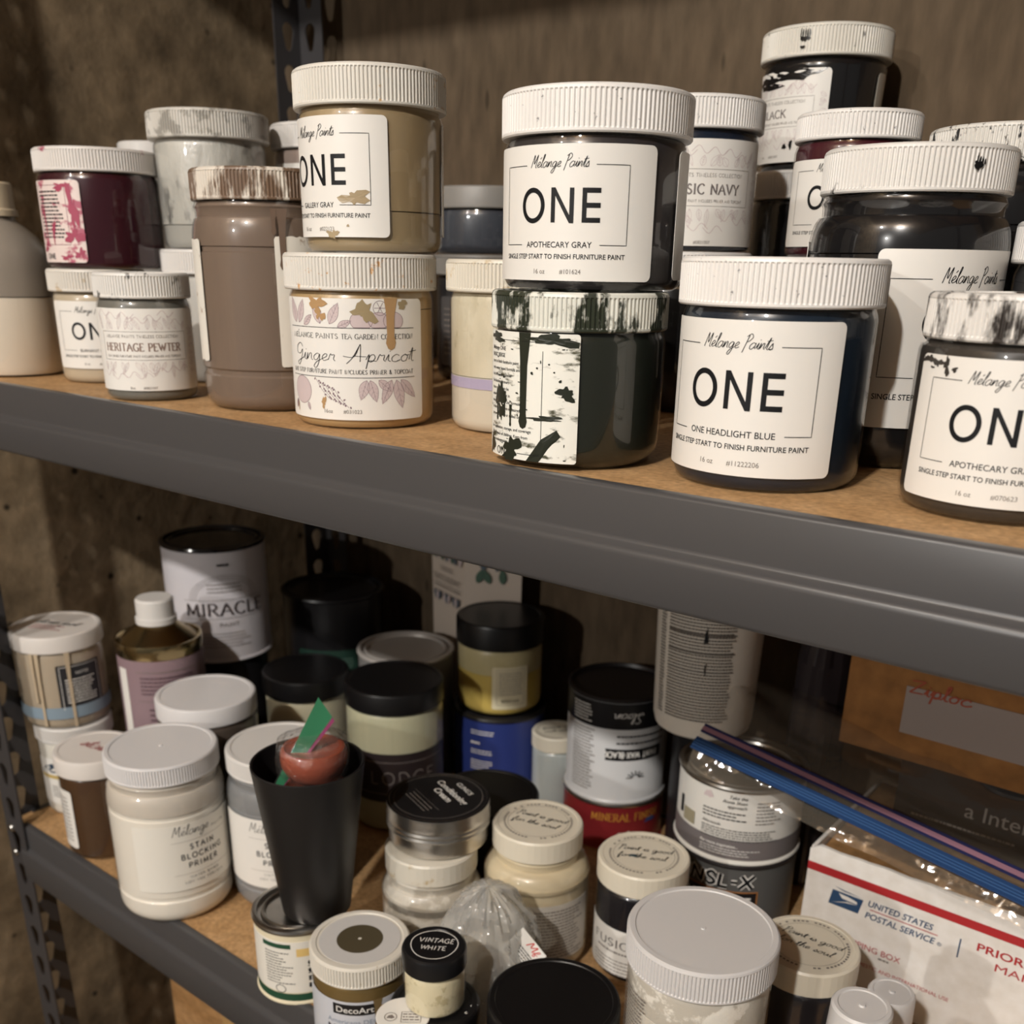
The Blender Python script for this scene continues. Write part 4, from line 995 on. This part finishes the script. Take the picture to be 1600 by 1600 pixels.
# upside-down wax can on a red can
t = can('paint_can', 'short red can with gold lettering under the upside-down wax can', -.1694, .384, Z, .0495, .051, mat('oxide_red', (126, 34, 38), .4), STEEL, GL)
a = Art(); a.caps('MINERAL FINISH', 8, 8, 8, 1.0, mat('gold_ink', (198, 142, 56)), width=70, serif=.1, nib=.4); a.blob(34, 2, 10, 7, mat('label_blue2', (52, 70, 120)), 3, rough=.5, part='drawing'); a.blob(8, -14, 14, 16, mat('off_white_print', (214, 204, 188)), 8, part='drawing')
a.build(t, wrap(.0497, .028, face(-.1694, .384, 8)), .0003)
t = thing('paint_can', 'Paint Wax-Black can standing upside down on the red can', 'paint can', (-.1694, .384, Z + .051), 0, GL)
M().lathe([(0, .002), (.046, .002), (.047, 0), (.0496, 0), (.05, .0014), (.049, .003), (.0485, .004), (.0485, .1035)], 64).build('body', mat('cool_white_print', (206, 206, 206), .35), t, ang=30)
M().lathe([(.0485, .1035), (.0497, .1045), (.0497, .1065), (.0485, .1076), (.0465, .1076), (.0455, .1045), (.02, .1035), (0, .1035)], 64).build('rim', mat('dark_can_base', (34, 30, 31), .4), t, ang=30)
a = Art(); BKT = mat('soft_black', (26, 25, 27), .35)
a.rect(-70, 70, 24, 50, BKT, k=60); a.part = 'signature'; a.hand('Sloan', 12, 38, 4.5, .8, WHITEINK, width=28, rot=pi); a.part = 'lettering'
a.rect(-8, 50, -8, 4, BKT, k=24); a.caps('PAINT WAX-BLACK', 18, -2, 6, 1.2, WHITEINK, width=52, rot=pi, track=.2)
a.micro(-46, -18, -44, 22, 20, INKG, .4, 3, .2); a.micro(-46, -22, 27, 46, 6, WHITEINK, .35, 9, .2); a.micro(2, 52, 8, 12, 1, INK, .4, 5); a.micro(2, 52, 15, 19, 1, INK, .4, 6)
for k in range(7): a.line([(22 + 3 * cos(pi * k / 6), -26 + 2 * sin(pi * k / 6)), (22 + 9 * cos(pi * k / 6), -26 + 7 * sin(pi * k / 6))], 1.1, INK, 'drawing')
a.build(t, wrap(.0487, .0535, face(-.1694, .384, -2)), .0003)

# tall white bucket on a slim tin
t = can('storage_tin', 'slim dark tin hidden behind the chalk paint can', -.086, .386, Z, .02, .159, BLKTIN, BLKTIN, GL, cat='tin')
t = thing('bucket', 'white plastic tub covered in dense small print, directly under the upper beam', 'tub', (-.0616, .349, Z + .159), 0, GL)
M().lathe([(0, .001), (.038, 0), (.0405, .002), (.0425, .01), (.0455, .125), (.047, .126), (.047, .131), (.0455, .133), (.043, .133), (0, .133)], 64).build('tub', mat('aged_white', (218, 210, 198), .45), t)
a = Art(); DK = mat('faded_black_print', (92, 86, 80), .6)
for u0, u1 in ((-34, -27), (-23, 34)):
    a.micro(u0, u1, -40, 54, 34, DK, .5, int(u0) % 17, .06, (.9, 2.6))
for v in (6, 22, 38): a.rect(-23, 34, v - 1.2, v, DK)
a.blob(10, 36, 2.2, 16, INK, 3, rough=.6); a.blob(11, 8, 1.6, 8, INK, 6, rough=.6)
a.build(t, wrap(.0441, .058, face(-.0616, .349, -16), .026), .0005)

# chalk paint can on the primer can
t = can('paint_can', 'dark grey INSL-X can below the white and grey chalk paint can', -.010, .331, Z, .052, .075, mat('insl_grey', (84, 84, 83), .35), mat('dark_can_base', (34, 30, 31), .4), GL)
a = Art()
a.caps('INSL-X', 2, 14, 12, 4.6, WHITEINK, width=60, track=.12, slant=.12); 
b = Art(); b.caps('INSL-X', 2, 14, 12, 2.6, INK, width=60, track=.12, slant=.12)
c_ = Art(); c_.rect(-40, 36, -34, 4, BKT); c_.frame(-40, 36, -34, 4, 1.0, mat('copper_line', (170, 112, 60))); c_.caps('WATERCOAT', -3, -7, 10, 2.0, WHITEINK, width=68)
mp = wrap(.0522, .045, face(-.010, .331, -14))
a.build(t, mp, .0003); b.build(t, mp, .0006); c_.build(t, mp, .0003)
t = can('paint_can', 'white and grey chalk paint can with printed instructions, on the INSL-X can', -.010, .331, Z + .075, .052, .070, mat('print_white', (216, 213, 206), .4), STEEL, GL)
M().lathe([(.0524, .0045), (.0524, .0225)], 64).build('grey_band', mat('warm_grey_band', (112, 106, 106), .4), t)
a = Art()
for i, s_ in enumerate(('Take the', 'Annie Sloan', 'approach')): a.text(s_, 12, 26 - i * 4.2, 3.0, align='r', shear=.25)
a.micro(-24, 14, 4, 13, 3, INK, .35, 3, .3, (1.4, 4)); a.text('Afterwards', -24, 0, 2.6, align='l', shear=.3); a.micro(-24, 44, -14, -3, 5, INK, .35, 5, .15, (1.4, 4)); a.micro(20, 42, 2, 24, 7, INKG, .3, 8, .3)
a.rect(-46, -32, -10, 2, mat('khaki_swatch', (150, 142, 118))); a.blob(-20, 24, 7, 7, INKL, 3, part='drawing'); a.rect(-52, -48, -6, 10, INK)
a.text('For more inspiration...', -24, -18.5, 2.6, WHITEINK, 'l', .02, .2); a.micro(-24, 30, -28, -21, 3, WHITEINK, .3, 3, .3)
a.build(t, wrap(.0526, .0355, face(-.010, .331, -6)), .0003)

# foreground jars
PALE = mat('pale_plaster', (206, 200, 188), .4)
t, l, r = jar('paint_jar', 'tall jar with big greyish white ribbed lid at the front centre', .086, .0857, Z, .046, .157, LIDGREY, PALE, lid_h=.021, body=.955, level=.8, film=smeared('plaster_film', (188, 182, 170), (226, 222, 212), .4, 50, .3, seed=7, bump=.6), group=GL)
a = Art(); a.micro(-40, -8, -50, 44, 34, INKG, .4, 3, .1, (1, 3)); a.frame(2, 30, 14, 28, .4, INKG)
a.build(t, wrap(r, .078, face(.086, .0857, -30)), .0004)

t, l, r = jar('paint_jar', 'jar with flat black lid at the bottom edge, left of the greyish white lid', .006, .045, Z, .0435, .0875, BLACKP, mat('charcoal_contents', (40, 38, 38), .35), lid_h=.02, body=.95, lidtype='smooth', group=GL)

def fusion(name, lab, x, y, R, H, paint, wide, lines, rot):
    t, l, r = jar('paint_jar', lab, x, y, Z, R, H, IVL, paint, lid_h=.0185, body=wide, kind='wide' if wide > 1.1 else 'straight', corner=.01, lidtype='facet', group=GL)
    lidart(l, .0181, art_lid(lines), rot)
    return t, r
LN = [('Paint is good', 42), ('for the soul', 38)]
t, r = fusion('', 'cream jar with faceted ivory lid and handwriting, behind the crinkled bag', -.107, .1745, .036, .1197, mat('cream_mineral_paint', (204, 190, 160), .35), 1.2, LN, -.42)
a = Art(); a.micro(-30, 30, -24, 22, 16, INKG, .4, 3, .2); label(t, r, .042, 70, 52, face(-.107, .1745, 20), mat('pale_label2', (196, 190, 180), .45), a, corner=1)
t, r = fusion('', 'black jar with ivory lid, handwriting and a teal dot, Fusion label', -.0309, .2121, .036, .1016, mat('black_mineral_paint', (30, 28, 31), .25), 1.0, LN, -.22)
a = Art(); a.caps('FUSION', -2, 8, 7, 1.1, mat('brown_black_ink', (62, 52, 52)), width=44, serif=.1, nib=.5); a.micro(-20, 22, -2, 2, 1, INKG, .4, 3); a.micro(-24, 24, -22, -6, 5, INKG, .3, 5)
label(t, r, .03, 80, 42, face(-.0309, .2121, -26), PAPER, a, corner=1)
b = Art(); b.blob(-8, -4, 6, 4, mat('teal_dot', (44, 66, 74)), 3); b.build([c for c in t.children if c.name.startswith('lid')][0], flat_z(.0181, RIGHT - .22), .0006)
t, r = fusion('', 'black jar with handwritten ivory lid half shaded, beside the postal box', .1153, .1895, .0346, .100, mat('black_mineral_paint', (30, 28, 31), .25), 1.0, LN, -.6)

t, l, r = jar('wax_jar', 'jar with wide flat black lid behind the aluminium cream tin', -.1917, .2125, Z, .046, .100, BLACKP, mat('charcoal_contents', (40, 38, 38), .35), lid_h=.02, body=.95, lidtype='smooth', group=GL)

# cloudy jar and cream tin
t, l, r = jar('paint_jar', 'cloudy clear jar with stained white lid under the aluminium cream tin', -.168, .116, Z, .0365, .103, smeared('lid_stained', (208, 202, 188), (184, 164, 130), .24, 55, seed=8), mat('chalk_white_paint', (206, 200, 188), .35), lid_h=.0185, body=1.11, kind='wide', corner=.01, level=.5, film=smeared('chalk_film', (178, 170, 156), (204, 198, 186), .5, 40, .3, seed=4, bump=.5), lidtype='facet', group=GL)
ALU = mat('aluminium', (196, 192, 186), .3, 1.0)
t = thing('cream_tin', 'round aluminium Conditioning Cream tin with black printed top', 'tin', (-.171, .128, Z + .103), 0, GL)
M().lathe([(0, 0), (.037, 0), (.039, .0015), (.0395, .004), (.0395, .016)], 64).build('tin', ALU, t)
M().lathe([(.0395, .0155), (.0408, .0155), (.0412, .0165), (.0405, .0185), (.0412, .0205), (.0405, .0225), (.0412, .0245), (.0405, .027), (.0408, .032), (.0404, .0345), (.0385, .0352), (.0375, .0344), (0, .0344)], 64).build('lid', ALU, t)
ll = M().lathe([(0, .0344), (.0405, .0346), (.0405, .03485), (.039, .0351), (0, .0351)], 64).build('top_label', mat('tin_black', (24, 23, 24), .45), t)
a = Art(); a.line([(35 * cos(q), 35 * sin(q)) for q in [2 * pi * i / 60 for i in range(61)]], .35, INKG, 'drawing')
a.text("CLING'S", 0, 24, 4.6, WHITEINK, width=22, bold=.01); a.text('Conditioning', 0, 13, 6.2, WHITEINK, width=44, bold=.02); a.text('Cream', 0, 4.5, 6.2, WHITEINK, width=24, bold=.02)
a.line([(-20, -10), (20, -10)], .3, INKG, 'drawing'); a.micro(-16, 16, -22, -12, 3, INKG, .3, 3)
a.build(ll, flat_z(.0351, RIGHT - 1.02), .0003)

# crinkled clear bag with a tag
t = thing('plastic_bag', 'crinkled clear plastic bag with a printed red and white tag, front centre', 'bag', (-.086, .088, Z), 0, GL)
CRK = clear('crinkled_film', (235, 235, 232), rough=.12, haze=.34, hazecol=(222, 220, 215), bump=1.0, bscale=55)
def crump(a_, z):
    v = Vector((cos(a_) * 1.7, sin(a_) * 1.7, z * 42)); return .008 * noise.noise(v) + .005 * abs(noise.noise(v * 2.6)) + .003 * abs(noise.noise(v * 6.5)) - .004
M().lathe(smooth_pts([(0, .0003), (.022, .0003), (.033, .006), (.040, .028), (.041, .055), (.036, .08), (.025, .1), (.012, .110), (0, .112)], 4), 90, dr=lambda a_, z: crump(a_, z) if z > .001 else 0).build('film', CRK, t, ang=18)
M().lathe([(0, .002), (.020, .002), (.026, .01), (.028, .04), (.02, .06), (0, .064)], 32, dr=lambda a_, z: .004 * noise.noise(Vector((cos(a_) * 3, sin(a_) * 3, z * 60)))).build('contents', mat('white_filler', (214, 210, 202), .6), t, ang=60)
tg = thing('dummy', '', '', (0, 0, 0)); bpy.data.objects.remove(tg)
Rv = Vector((cos(RIGHT), sin(RIGHT), 0)); Up = Vector((sin(RIGHT) * .0, 0, 1)); Fw = Vector((sin(RIGHT), -cos(RIGHT), 0))
A0 = Rv * .026 + Fw * .026 + Vector((0, 0, .074))
e1 = (Rv * .62 - Vector((0, 0, .55)) + Fw * .5).normalized(); e2 = (Rv * .55 + Vector((0, 0, .75))).normalized(); e2 = (e2 - e1 * e1.dot(e2)).normalized()
nn = e1.cross(e2); nn = nn if nn.dot(Fw) > 0 else -nn
q = M(); cs = [A0 + e1 * (s_ * .013) + e2 * (d_ * .0125) + nn * k for k in (0, .0005) for s_, d_ in ((-1, -1), (1, -1), (1, 1), (-1, 1))]
q.add(cs, [(3, 2, 1, 0), (4, 5, 6, 7), (0, 1, 5, 4), (1, 2, 6, 5), (2, 3, 7, 6), (3, 0, 4, 7)]); tg = q.build('tag', PAPER, t, smooth=False)
a = Art(); a.micro(-11, 11, -11, 3, 7, INK, .4, 3, .15, (1, 3)); a.hand('M', 2, 7, 2.6, .8, mat('tag_red', (190, 48, 44)), width=8); a.hand('f', 7, 7, 2, .6, mat('tag_red', (190, 48, 44)), width=4)
a.build(tg, lambda u, v, k: tuple(A0 + e1 * u + e2 * v + nn * (k + .0005)), .0003)

# metallics jar
t, l, r = jar('craft_paint_jar', 'DecoArt Metallics craft jar with a dark disc showing in its white lid', -.145, .016, Z, .036, .079, smeared('lid_deco', (210, 205, 194), (150, 120, 70), .1, 120, seed=19), mat('bronze_paint', (126, 104, 62), .3, .4), lid_h=.017, body=.985, corner=.006, ribs=96, group=GL)
M().lathe([(0, .0166), (.0165, .0166), (.0165, .01685), (0, .0169)], 48).build('colour_disc', mat('olive_disc', (74, 66, 48), .5), l)
M().lathe([(.0165, .0164), (.029, .0164), (.029, .0167), (.0165, .0167)], 48).build('printed_ring', mat('grey_ring', (192, 190, 188), .5), l)
a = Art()
a.rect(-22, 10, 14, 23, BKT); a.text('DecoArt', -6, 18.5, 5.2, WHITEINK, width=27, bold=.01)
a.rect(10, 52, 15, 20, mat('gold_print', (190, 150, 84))); a.line([(10, 14), (52, 18)], 1.2, INK, 'drawing')
a.text('Americana DECOR', -4, 8, 4, mat('silver_blue_ink', (128, 140, 158)), width=46); a.text('METALLICS', -4, 1.5, 5.4, mat('dark_slate_ink', (58, 62, 72)), width=46, bold=.01)
a.drip(10, 26, 2, 5, mat('bronze_drip', (138, 116, 78), .3, .3))
label(t, r, .026, 110, 50, face(-.145, .016, 0), mat('silver_label', (196, 198, 204), .35), a, corner=1)

# vintage white sample jar on a black jar
t, l, r = jar('paint_jar', 'black-topped jar with white lettering under the Vintage White sample jar', -.0685, .012, Z, .0305, .0666, BLACKP, mat('charcoal_contents', (40, 38, 38), .35), lid_h=.014, body=.95, lidtype='smooth', group=GL)
lidart(l, .0134, lambda a: (a.text('TITIV', 24, -6, 3.2, WHITEINK, rot=.9), a.text('SIZ', 21, -13, 3.2, WHITEINK, rot=.9)) if 0 else (a.text('nn', 26, -3, 4, WHITEINK, rot=.6), a.text('Su', 23, -11, 4, WHITEINK, rot=.6)), 0)
t, l, r = jar('paint_jar', 'tiny Vintage White sample jar with hand-lettered black lid', -.0685, .012, Z + .0673, .0215, .0455, mat('black_lid_soft', (22, 22, 24), .3), smeared('vintage_white', (214, 204, 172), (188, 176, 140), .3, 90, .35, seed=5, bump=.4), lid_h=.0145, body=.97, lidtype='smooth', corner=.003, group=GL)
def vint(a):
    a.line([(15.5 * cos(q) * (1 + .03 * sin(3 * q)), 15 * sin(q)) for q in [2 * pi * i / 48 for i in range(49)]], .6, WHITEINK, 'drawing')
    a.caps('VINTAGE', 1, 4.5, 4.6, .55, WHITEINK, width=23, jit=.08, slant=.1); a.caps('WHITE', 0, -3.5, 4.2, .55, WHITEINK, width=17, jit=.08, slant=.1)
lidart(l, .0139, vint, -.12)

# round paper tag lying on the black lid
t = thing('round_tag', 'flat round white tag with printed emblem under the Vintage White sample jar', 'tag', (-.0745, -.0125, Z + .0666), 0, GL)
dk = M().lathe([(0, 0), (.0175, 0), (.018, .0003), (.0175, .0007), (0, .0007)], 40).build('disc', PAPER, t)
a = Art(); a.line([(-8 + 4 * cos(i * pi / 8), -2 + 4 * sin(i * pi / 8)) for i in range(17)], .5, INKG, 'drawing'); a.blob(-8, -2, 4, 4, INKG, 3, part='drawing'); a.frame(-1, 12, -7, 3, .4, INKG); a.micro(0, 11, -6, 2, 3, INKG, .4, 3)
a.build(dk, flat_z(.0007, RIGHT), .0003)

# small bottles by the postal box
def cap_bottle(lab, x, y, H, rc, rb):
    t = thing('craft_bottle', lab, 'bottle', (x, y, Z), 0, GL)
    M().lathe([(0, .0005), (rb - .003, 0), (rb, .003), (rb, H - .05), (rb * .95, H - .042), (rb * .7, H - .034), (rc * .7, H - .028), (rc * .7, H - .02)], 44).build('bottle', mat('pale_bottle', (178, 172, 162), .35), t)
    M().lathe([(rc * .7, H - .024), (rc, H - .024), (rc * 1.01, H - .022), (rc * .97, H - .0016), (rc * .9, H), (rc * .78, H), (rc * .74, H - .0006), (.0022, H - .0006), (.0016, H + .0004), (0, H + .0004)], 44).build('cap', LIDGREY, t)
cap_bottle('white-capped craft bottle at the bottom edge, nearest the greyish white lid', .180, .106, .136, .0178, .028)
cap_bottle('smaller white-capped craft bottle right behind the other capped bottle', .177, .1785, .099, .0152, .024)

# postal box
t = thing('shipping_box', 'white Priority Mail postal box with red stripe and blue eagle emblem', 'box', (.073, .285, Z), 0, GL)
WC = rough_surface('white_cardboard', (226, 222, 216), (222, 218, 212), (230, 226, 220), 10, rough=.55, bump=.03)
W_, D_, H_ = .30, .145, .12
fr = M(); n = 40; vs = []; rn = random.Random(4); tops = []
for i in range(n + 1):
    x = W_ * i / n; zt = H_ - .0012 + .0012 * noise.noise(Vector((x * 60, 0, 0))) - (.004 if i == 0 else 0)
    vs += [(x, 0, 0), (x, 0, zt), (x, .003, zt), (x, .003, 0)]
fr.add(vs, [f_ for i in range(n) for f_ in ((4 * i, 4 * i + 4, 4 * i + 5, 4 * i + 1), (4 * i + 1, 4 * i + 5, 4 * i + 6, 4 * i + 2), (4 * i + 2, 4 * i + 6, 4 * i + 7, 4 * i + 3))] + [(0, 1, 2, 3), (4 * n, 4 * n + 3, 4 * n + 2, 4 * n + 1)])
front = fr.build('front_panel', WC, t, smooth=False)
M().box(0, .003, .003, D_, 0, H_ - .004).build('side_panel', WC, t, smooth=False); M().box(W_ - .003, W_, .003, D_, 0, H_ - .004).build('side_panel', WC, t, smooth=False)
M().box(.003, W_ - .003, D_ - .003, D_, 0, H_ - .003).build('back_panel', WC, t, smooth=False); M().box(.003, W_ - .003, .003, D_ - .003, 0, .003).build('base_panel', KRAFT, t, smooth=False)
fl = M(); fl.add([(.004, .004, H_ - .012), (W_ - .004, .004, H_ - .006), (W_ - .004, D_ - .004, H_ - .004), (.004, D_ - .004, H_ - .004), (.004, .004, H_ - .015), (W_ - .004, .004, H_ - .009), (W_ - .004, D_ - .004, H_ - .007), (.004, D_ - .004, H_ - .007)], [(0, 1, 2, 3), (7, 6, 5, 4), (0, 4, 5, 1), (1, 5, 6, 2), (2, 6, 7, 3), (3, 7, 4, 0)]); fl.build('flap', KRAFT, t, smooth=False)
UB = mat('postal_blue', (46, 74, 108), .45); UR = mat('postal_red', (172, 44, 48), .45)
a = Art(); HM = H_ * 1e3
a.rect(0, 300, HM - 23, HM - 16, UR, k=4)
a.poly([(20, HM - 46), (22, HM - 33), (46, HM - 33), (43.5, HM - 46)], UB, 'emblem_field')
a.poly([(23, HM - 29.5), (30, HM - 30.5), (46, HM - 32), (30, HM - 31.6)], UB, 'emblem_feather')
a.poly([(27, HM - 34.5), (35, HM - 35), (41.5, HM - 36.5), (42, HM - 38.5), (36, HM - 38.5), (30, HM - 38)], WC, 'emblem_head')
a.poly([(21.5, HM - 44.5), (32, HM - 41), (42.5, HM - 39.2), (34, HM - 39.6)], WC, 'emblem_wing')
a.text('UNITED STATES', 50, HM - 33.5, 5.4, UB, 'l', .015, .18, width=48); a.text('POSTAL SERVICE', 49, HM - 44, 5.4, UB, 'l', .015, .18, width=52)
a.text('®', 102.5, HM - 45, 3.2, UB, 'l'); a.line([(52, HM - 38.6), (102, HM - 38.6)], .7, UR)
a.rect(117, 118, HM - 50, HM - 34, UB, k=1)
a.text('PRIORITY', 129, HM - 35, 6.5, UR, 'l', .018, width=48, part='service_name'); a.text('MAIL', 143, HM - 46, 6.5, UR, 'l', .0, width=26, part='service_name')
a.text('SHIPPING BOX', 80, HM - 72, 5.4, UR, 'r', .0, width=47, part='box_type'); a.micro(64, 72, HM - 79, HM - 76, 1, INKG, .5, 3)
a.text('DOMESTIC AND INTERNATIONAL USE', 118, HM - 88, 3.4, UR, 'r', width=74, part='usage_note')
a.build(front, lambda u, v, k: (u, -k, v), .0004)

# black box and brown parcel stacked on the postal box
t = thing('game_box', 'low black box with white serif lettering on the postal box, behind the big zip bag', 'box', (.11, .352, Z + .1165), 0, GL)
M().box(0, .255, 0, .075, 0, .062).build('carton', mat('black_carton', (24, 23, 25), .4), t, smooth=False)
a = Art(); a.text('a Interior', 52, 36, 13, mat('dim_white_print', (150, 146, 140), .5), 'l', .0); a.micro(14, 90, 16, 22, 1, mat('dim_white_print', (150, 146, 140)), .3, 3)
a.build(t, lambda u, v, k: (u, -k, v), .0004)
t = thing('parcel', 'brown kraft parcel with a grey label and rust-red lettering below the upper beam', 'parcel', (.06, .35, Z + .1785), 0, GL)
M().box(0, .30, 0, .08, 0, .135).build('carton', rough_surface('brown_kraft', (142, 98, 54), (128, 86, 46), (154, 110, 64), 8, rough=.7, bump=.1), t, smooth=False)
lb = M().box(.045, .24, -.0008, 0, .022, .060).build('shipping_label', mat('grey_tape_label', (150, 138, 132), .25), t, smooth=False)
a = Art(); a.hand('Ziploc', 70, 58, 5.2, 1.5, mat('rust_red_ink', (150, 66, 40)), width=46, slant=.1); a.build(lb, lambda u, v, k: (u, -.0008 - k, v), .0004)

# dark crumpled bag behind the chalk paint can
t = thing('bin_bag', 'dark crumpled plastic bag in the shade between the printed tub and the brown parcel', 'bag', (.018, .412, Z), 0, GL)
DKB = mat('dark_film', (46, 40, 42), .22)
M().lathe([(0, .0005), (.012, .0005), (.018, .01), (.021, .08), (.024, .16), (.024, .22), (.018, .26), (.006, .275), (0, .276)], 40, dr=lambda a_, z: .008 * noise.noise(Vector((cos(a_) * 2, sin(a_) * 2, z * 30))) * (1 if z > .005 else 0)).build('film', DKB, t, ang=20)
# large zip bag lying across the cans and the box
t = thing('zip_bag', 'large clear zip bag with blue slider rail lying over the postal box', 'bag', (-.022, .268, -.2465), 0, GL)
ZF = clear('zip_film', (248, 248, 248), rough=.06, haze=.11, hazecol=(196, 184, 166), bump=.5, bscale=24)
A_, B_ = Vector((0, 0, 0)), Vector((.262, .004, -.040))
def zrow(s): return A_ + (B_ - A_) * s
q = M(); nu, nv = 44, 22; vs = []
for i in range(nv + 1):
    tt = -.028 + .150 * i / nv
    for j in range(nu + 1):
        s = -.0 + 1.35 * j / nu; p = zrow(s)
        if tt < 0: o = Vector((0, tt * .55, tt * .75 + .004 * noise.noise(Vector((s * 6, tt * 40, 2)))))
        else: o = Vector((-.0, tt * .95, .017 * sin(min(1, tt / .12) * pi * .9) + .05 * tt + .010 * noise.noise(Vector((s * 5, tt * 28, 0))) * min(1, tt * 30)))
        vs.append(p + o)
W = nu + 1
q.add(vs, [(i * W + j, i * W + j + 1, (i + 1) * W + j + 1, (i + 1) * W + j) for i in range(nv) for j in range(nu)])
zf = q.build('film', ZF, t, ang=70)
def rail(t0, t1, m_, nm, up, th):
    q = M(); vs = []
    for j in range(61):
        p = zrow(1.35 * j / 60)
        for tt, k in ((t0, 0), (t1, 0), (t1, th), (t0, th)): vs.append(p + Vector((0, tt * .85, tt * .45 + up + k)))
    q.add(vs, [(4 * j + a_, 4 * j + (a_ + 1) % 4, 4 * j + 4 + (a_ + 1) % 4, 4 * j + 4 + a_) for j in range(60) for a_ in range(4)] + [(0, 3, 2, 1), (240, 241, 242, 243)])
    return q.build(nm, m_, zf, smooth=False)
rail(-.0145, -.003, mat('zip_blue', (38, 66, 108), .3), 'blue_rail', .0008, .0012)
rail(.005, .0088, mat('zip_pink', (146, 108, 122), .3), 'pink_rail', .001, .0010)
for k_ in (-.012, -.0095, -.007): rail(k_, k_ + .0006, mat('zip_blue_light', (62, 94, 138), .25), 'rail_rib', .0021, .0004)
rail(.0030, .0042, mat('zip_navy', (36, 40, 78), .3), 'navy_line', .001, .0012); rail(.0098, .0112, mat('zip_navy', (36, 40, 78), .3), 'navy_line', .001, .0012)
